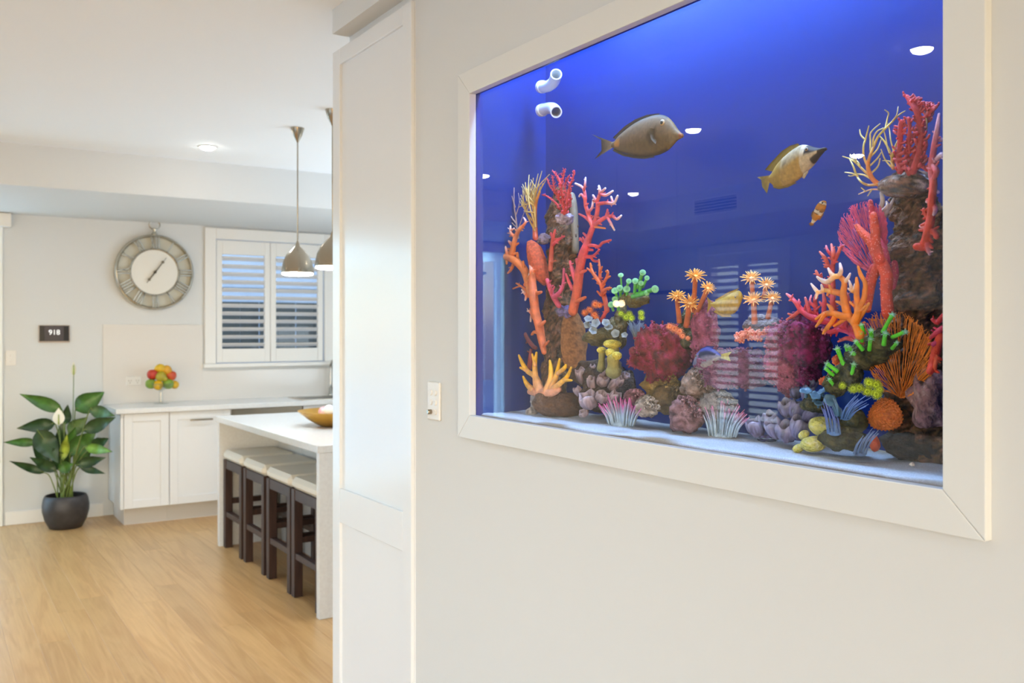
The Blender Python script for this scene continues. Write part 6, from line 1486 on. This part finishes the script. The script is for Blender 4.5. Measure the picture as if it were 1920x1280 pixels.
fish('grey-brown surgeonfish with a crescent tail swimming highest in the tank', 1.41, rows, th(.017), pa, [
    ('tail_fin', [(1150, 267), (1150, 270), (1150, 273), (1150, 276)] + [(1108, 251), (1127, 262), (1128, 282), (1114, 299)], (156, 146, 130), (34, 30, 34), 0, .0022),
    ('dorsal_fin', [(1155, 263), (1175, 243), (1195, 229), (1215, 219.5), (1235, 215)] + [(1149, 258), (1170, 237.5), (1191, 223.5), (1213, 215), (1238, 212)], (44, 38, 32), (70, 66, 62), 0, .002),
    ('anal_fin', [(1152, 278), (1170, 287), (1190, 292), (1205, 293.5), (1225, 292)] + [(1148, 282), (1167, 292), (1188, 296.5), (1206, 298), (1228, 295)], (44, 40, 32), (70, 66, 62), 0, .002),
    ('pectoral_fin', [(1238, 244), (1238, 250), (1236, 256), (1233, 260)] + [(1219, 240), (1217, 250), (1221, 262), (1229, 270)], (62, 52, 30), (76, 62, 36), -.0205, .0010)], (1249, 231, 6.0))
m = MB()
# foxface rabbitfish: snout up-right, built along its own tilted line
def rotrow(cx, cy, ang, data):
    return data
def pb(u, w, px):
    c = (186, 160, 96) if w > -.2 else (176, 164, 134)
    if u > .62: c = (206, 198, 184)
    if u < .25: c = (170, 146, 60)
    if u > .70 and w < -.30: c = (48, 40, 38)
    if u > .90: c = (52, 44, 40)
    if u > .78 and w > .45: c = (46, 38, 36)
    if .29 < u < .38 and -.55 < w < -.1: c = (130, 118, 90)
    return c
rows = [(1442, 330, 341), (1448, 323, 346), (1455, 311, 350), (1465, 299, 350), (1475, 290, 347.5), (1485, 282, 344), (1495, 275.5, 338), (1503, 271.5, 331), (1511, 271.5, 323), (1519, 273, 315), (1526, 275.5, 306), (1533, 277, 296), (1540, 277.5, 288), (1545, 276, 284), (1548.5, 276.5, 282)]
fish('yellowish foxface fish with a black and white striped head, nose up to the right', 1.40, rows, th(.017), pb, [
    ('tail_fin', [(1447, 328), (1445, 333), (1443, 338), (1443, 342)] + [(1419, 332), (1427, 337), (1429, 350), (1438, 363)], (176, 156, 76), (120, 112, 60), 0, .0022),
    ('dorsal_fin', [(1450, 322), (1460, 305), (1475, 290), (1488, 280), (1500, 273)] + [(1434, 318), (1447, 303), (1466, 283), (1481, 273), (1496, 268.5)], (150, 136, 56), (120, 112, 46), 0, .002),
    ('anal_fin', [(1448, 345), (1460, 350), (1475, 347), (1490, 341)] + [(1450, 352), (1461, 355), (1478, 351), (1494, 343)], (150, 130, 52), (112, 98, 44), 0, .002),
    ('pelvic_fin', [(1506, 326), (1510, 323), (1514, 320)] + [(1504, 333), (1508, 335), (1516, 322)], (214, 206, 190), (190, 180, 150), -.010, .0012)], (1520, 281, 3.4))
# clownfish, nose up
def pc_(u, w, px): return (206, 140, 50)
t = thing('fish', 'small orange clownfish with white bands below the foxface fish', 'fish')
ctr = [(1522.5, 419, 2), (1526, 413, 4), (1530, 406, 6.2), (1534, 399, 8), (1538, 391, 8.6), (1542, 384, 7.6), (1545.5, 379, 5), (1547, 376.5, 2)]
q = catmull([list(c) for c in ctr], 5); m = MB(); vs = []; cs = []; fs = []; n_ = 16; k_ = ppx(PXP(1535, 397, 1.405))
for i, (px, py, r) in enumerate(q):
    tx = q[min(i + 1, len(q) - 1)][0] - q[max(i - 1, 0)][0]; ty = q[min(i + 1, len(q) - 1)][1] - q[max(i - 1, 0)][1]; l = math.hypot(tx, ty); nx_, ny_ = -ty / l, tx / l; u = i / (len(q) - 1)
    for j in range(n_):
        a = 2 * PI * j / n_; v = PXP(px + nx_ * r * math.cos(a), py + ny_ * r * math.cos(a), 1.405); v.x += r * .62 * k_ * math.sin(a); vs.append(v)
        w = math.cos(a); band = (abs(u - .80 - .04 * w) < .045) or (abs(u - .46) < .05 + .02 * w) or abs(u - .1) < .05
        edge = (abs(u - .80 - .04 * w) < .06) or (abs(u - .46) < .068 + .02 * w)
        cs.append(lin((232, 228, 224)) if band else (lin((90, 62, 36)) if edge else lin((206, 142, 56))))
for i in range(len(q) - 1):
    for j in range(n_): j2 = (j + 1) % n_; fs.append((i * n_ + j, i * n_ + j2, (i + 1) * n_ + j2, (i + 1) * n_ + j))
m.add(vs, fs, cs); m.obj('body', K['fish'], t, smooth=True)
def flatfin(nm, pts, c0, c1, X):
    m = MB(); A_ = pts[:len(pts) // 2]; B_ = pts[len(pts) // 2:]; vs = []; cs = []; fs = []; L_ = len(A_)
    for sd in (0, 1):
        for a, b in zip(A_, B_):
            for w in (0, .5, 1): vs.append(PXP(a[0] + (b[0] - a[0]) * w, a[1] + (b[1] - a[1]) * w, X + sd * .0018 * (1 - .6 * w))); cs.append(mixc(lin(c0), lin(c1), w))
    for i in range(L_ - 1):
        for s_ in (0, 1):
            a = i * 3 + s_; o = L_ * 3; fs += [(a, a + 1, a + 4, a + 3), (o + a, o + a + 3, o + a + 4, o + a + 1)]
    m.add(vs, fs, cs); m.obj(nm, K['fish'], t, smooth=True)
flatfin('tail_fin', [(1521, 416), (1523, 419), (1526, 418)] + [(1516, 419), (1520, 424), (1526, 422)], (206, 140, 50), (110, 76, 40), 1.405)
flatfin('dorsal_fin', [(1524, 409), (1528, 402), (1532, 394), (1536, 386)] + [(1520, 405), (1522, 398), (1528, 391), (1530, 384)], (200, 136, 50), (70, 52, 34), 1.405)
flatfin('anal_fin', [(1532, 411), (1537, 404), (1541, 398)] + [(1537, 413), (1542, 406), (1545, 400)], (206, 140, 50), (120, 84, 44), 1.405)
flatfin('pectoral_fin', [(1537, 393), (1540, 391), (1543, 390)] + [(1536, 398), (1541, 399), (1547, 396)], (206, 142, 56), (120, 84, 44), 1.397)
m = MB(); c = PXP(1542, 380, 1.398); ellipsoid(m, c, XYZ, (.0012, .0018, .0018), 8, 6, lin((20, 16, 14))); m.obj('eye', K['soft'], t, smooth=True)
# yellow tang-like fish over the pink slab
rows = [(1333, 568, 573), (1338, 566, 576), (1345, 563, 583), (1353, 559, 588), (1362, 555, 591), (1371, 550, 590), (1379, 546, 585), (1385, 544.5, 576), (1389, 547, 567), (1391, 552, 561)]
fish('pale yellow fish hovering between the two groups of flower polyps', 1.44, rows, th(.012), lambda u, w, px: (196, 168, 74) if abs(w) < .85 else (176, 148, 54), [
    ('tail_fin', [(1335, 566), (1335, 569), (1335, 573)] + [(1325, 555), (1328, 570), (1325, 588)], (190, 162, 70), (176, 150, 70), 0, .002),
    ('dorsal_fin', [(1342, 565), (1355, 559), (1368, 552), (1380, 546)] + [(1340, 562), (1354, 554), (1368, 546), (1386, 540)], (190, 160, 64), (170, 142, 56), 0, .002),
    ('anal_fin', [(1342, 580), (1355, 589), (1370, 591)] + [(1338, 585), (1354, 594), (1372, 594)], (190, 160, 64), (170, 142, 56), 0, .002)], (1383, 557, 2.4))
# blue fish heading left
rows = [(1301, 682, 685), (1303, 672, 689), (1308, 662, 692), (1315, 655, 693), (1322, 652, 692), (1330, 651, 688), (1338, 654, 682), (1345, 660, 675), (1350, 664, 671), (1353, 665.5, 669.5)]
def pd(u, w, px):
    if -.72 < w < -.05 and .30 < u < .85: return (40, 44, 90)
    if w < -.8: return (70, 80, 190)
    if w > .35: return (176, 176, 196)
    return (140, 146, 200)
fish('blue and white regal fish facing left above the rubble', 1.435, rows, lambda u: .012 * math.sin(PI * max(.03, min(.97, u))) ** .6 + .001, pd, [
    ('tail_fin', [(1351, 664), (1351, 667), (1351, 671)] + [(1372, 659), (1366, 667), (1370, 677)], (206, 206, 150), (222, 218, 130), 0, .002),
    ('dorsal_fin', [(1312, 657), (1324, 652), (1336, 653)] + [(1314, 653), (1326, 648), (1340, 649)], (60, 70, 180), (50, 60, 170), 0, .002)], (1309, 667, 2.2))
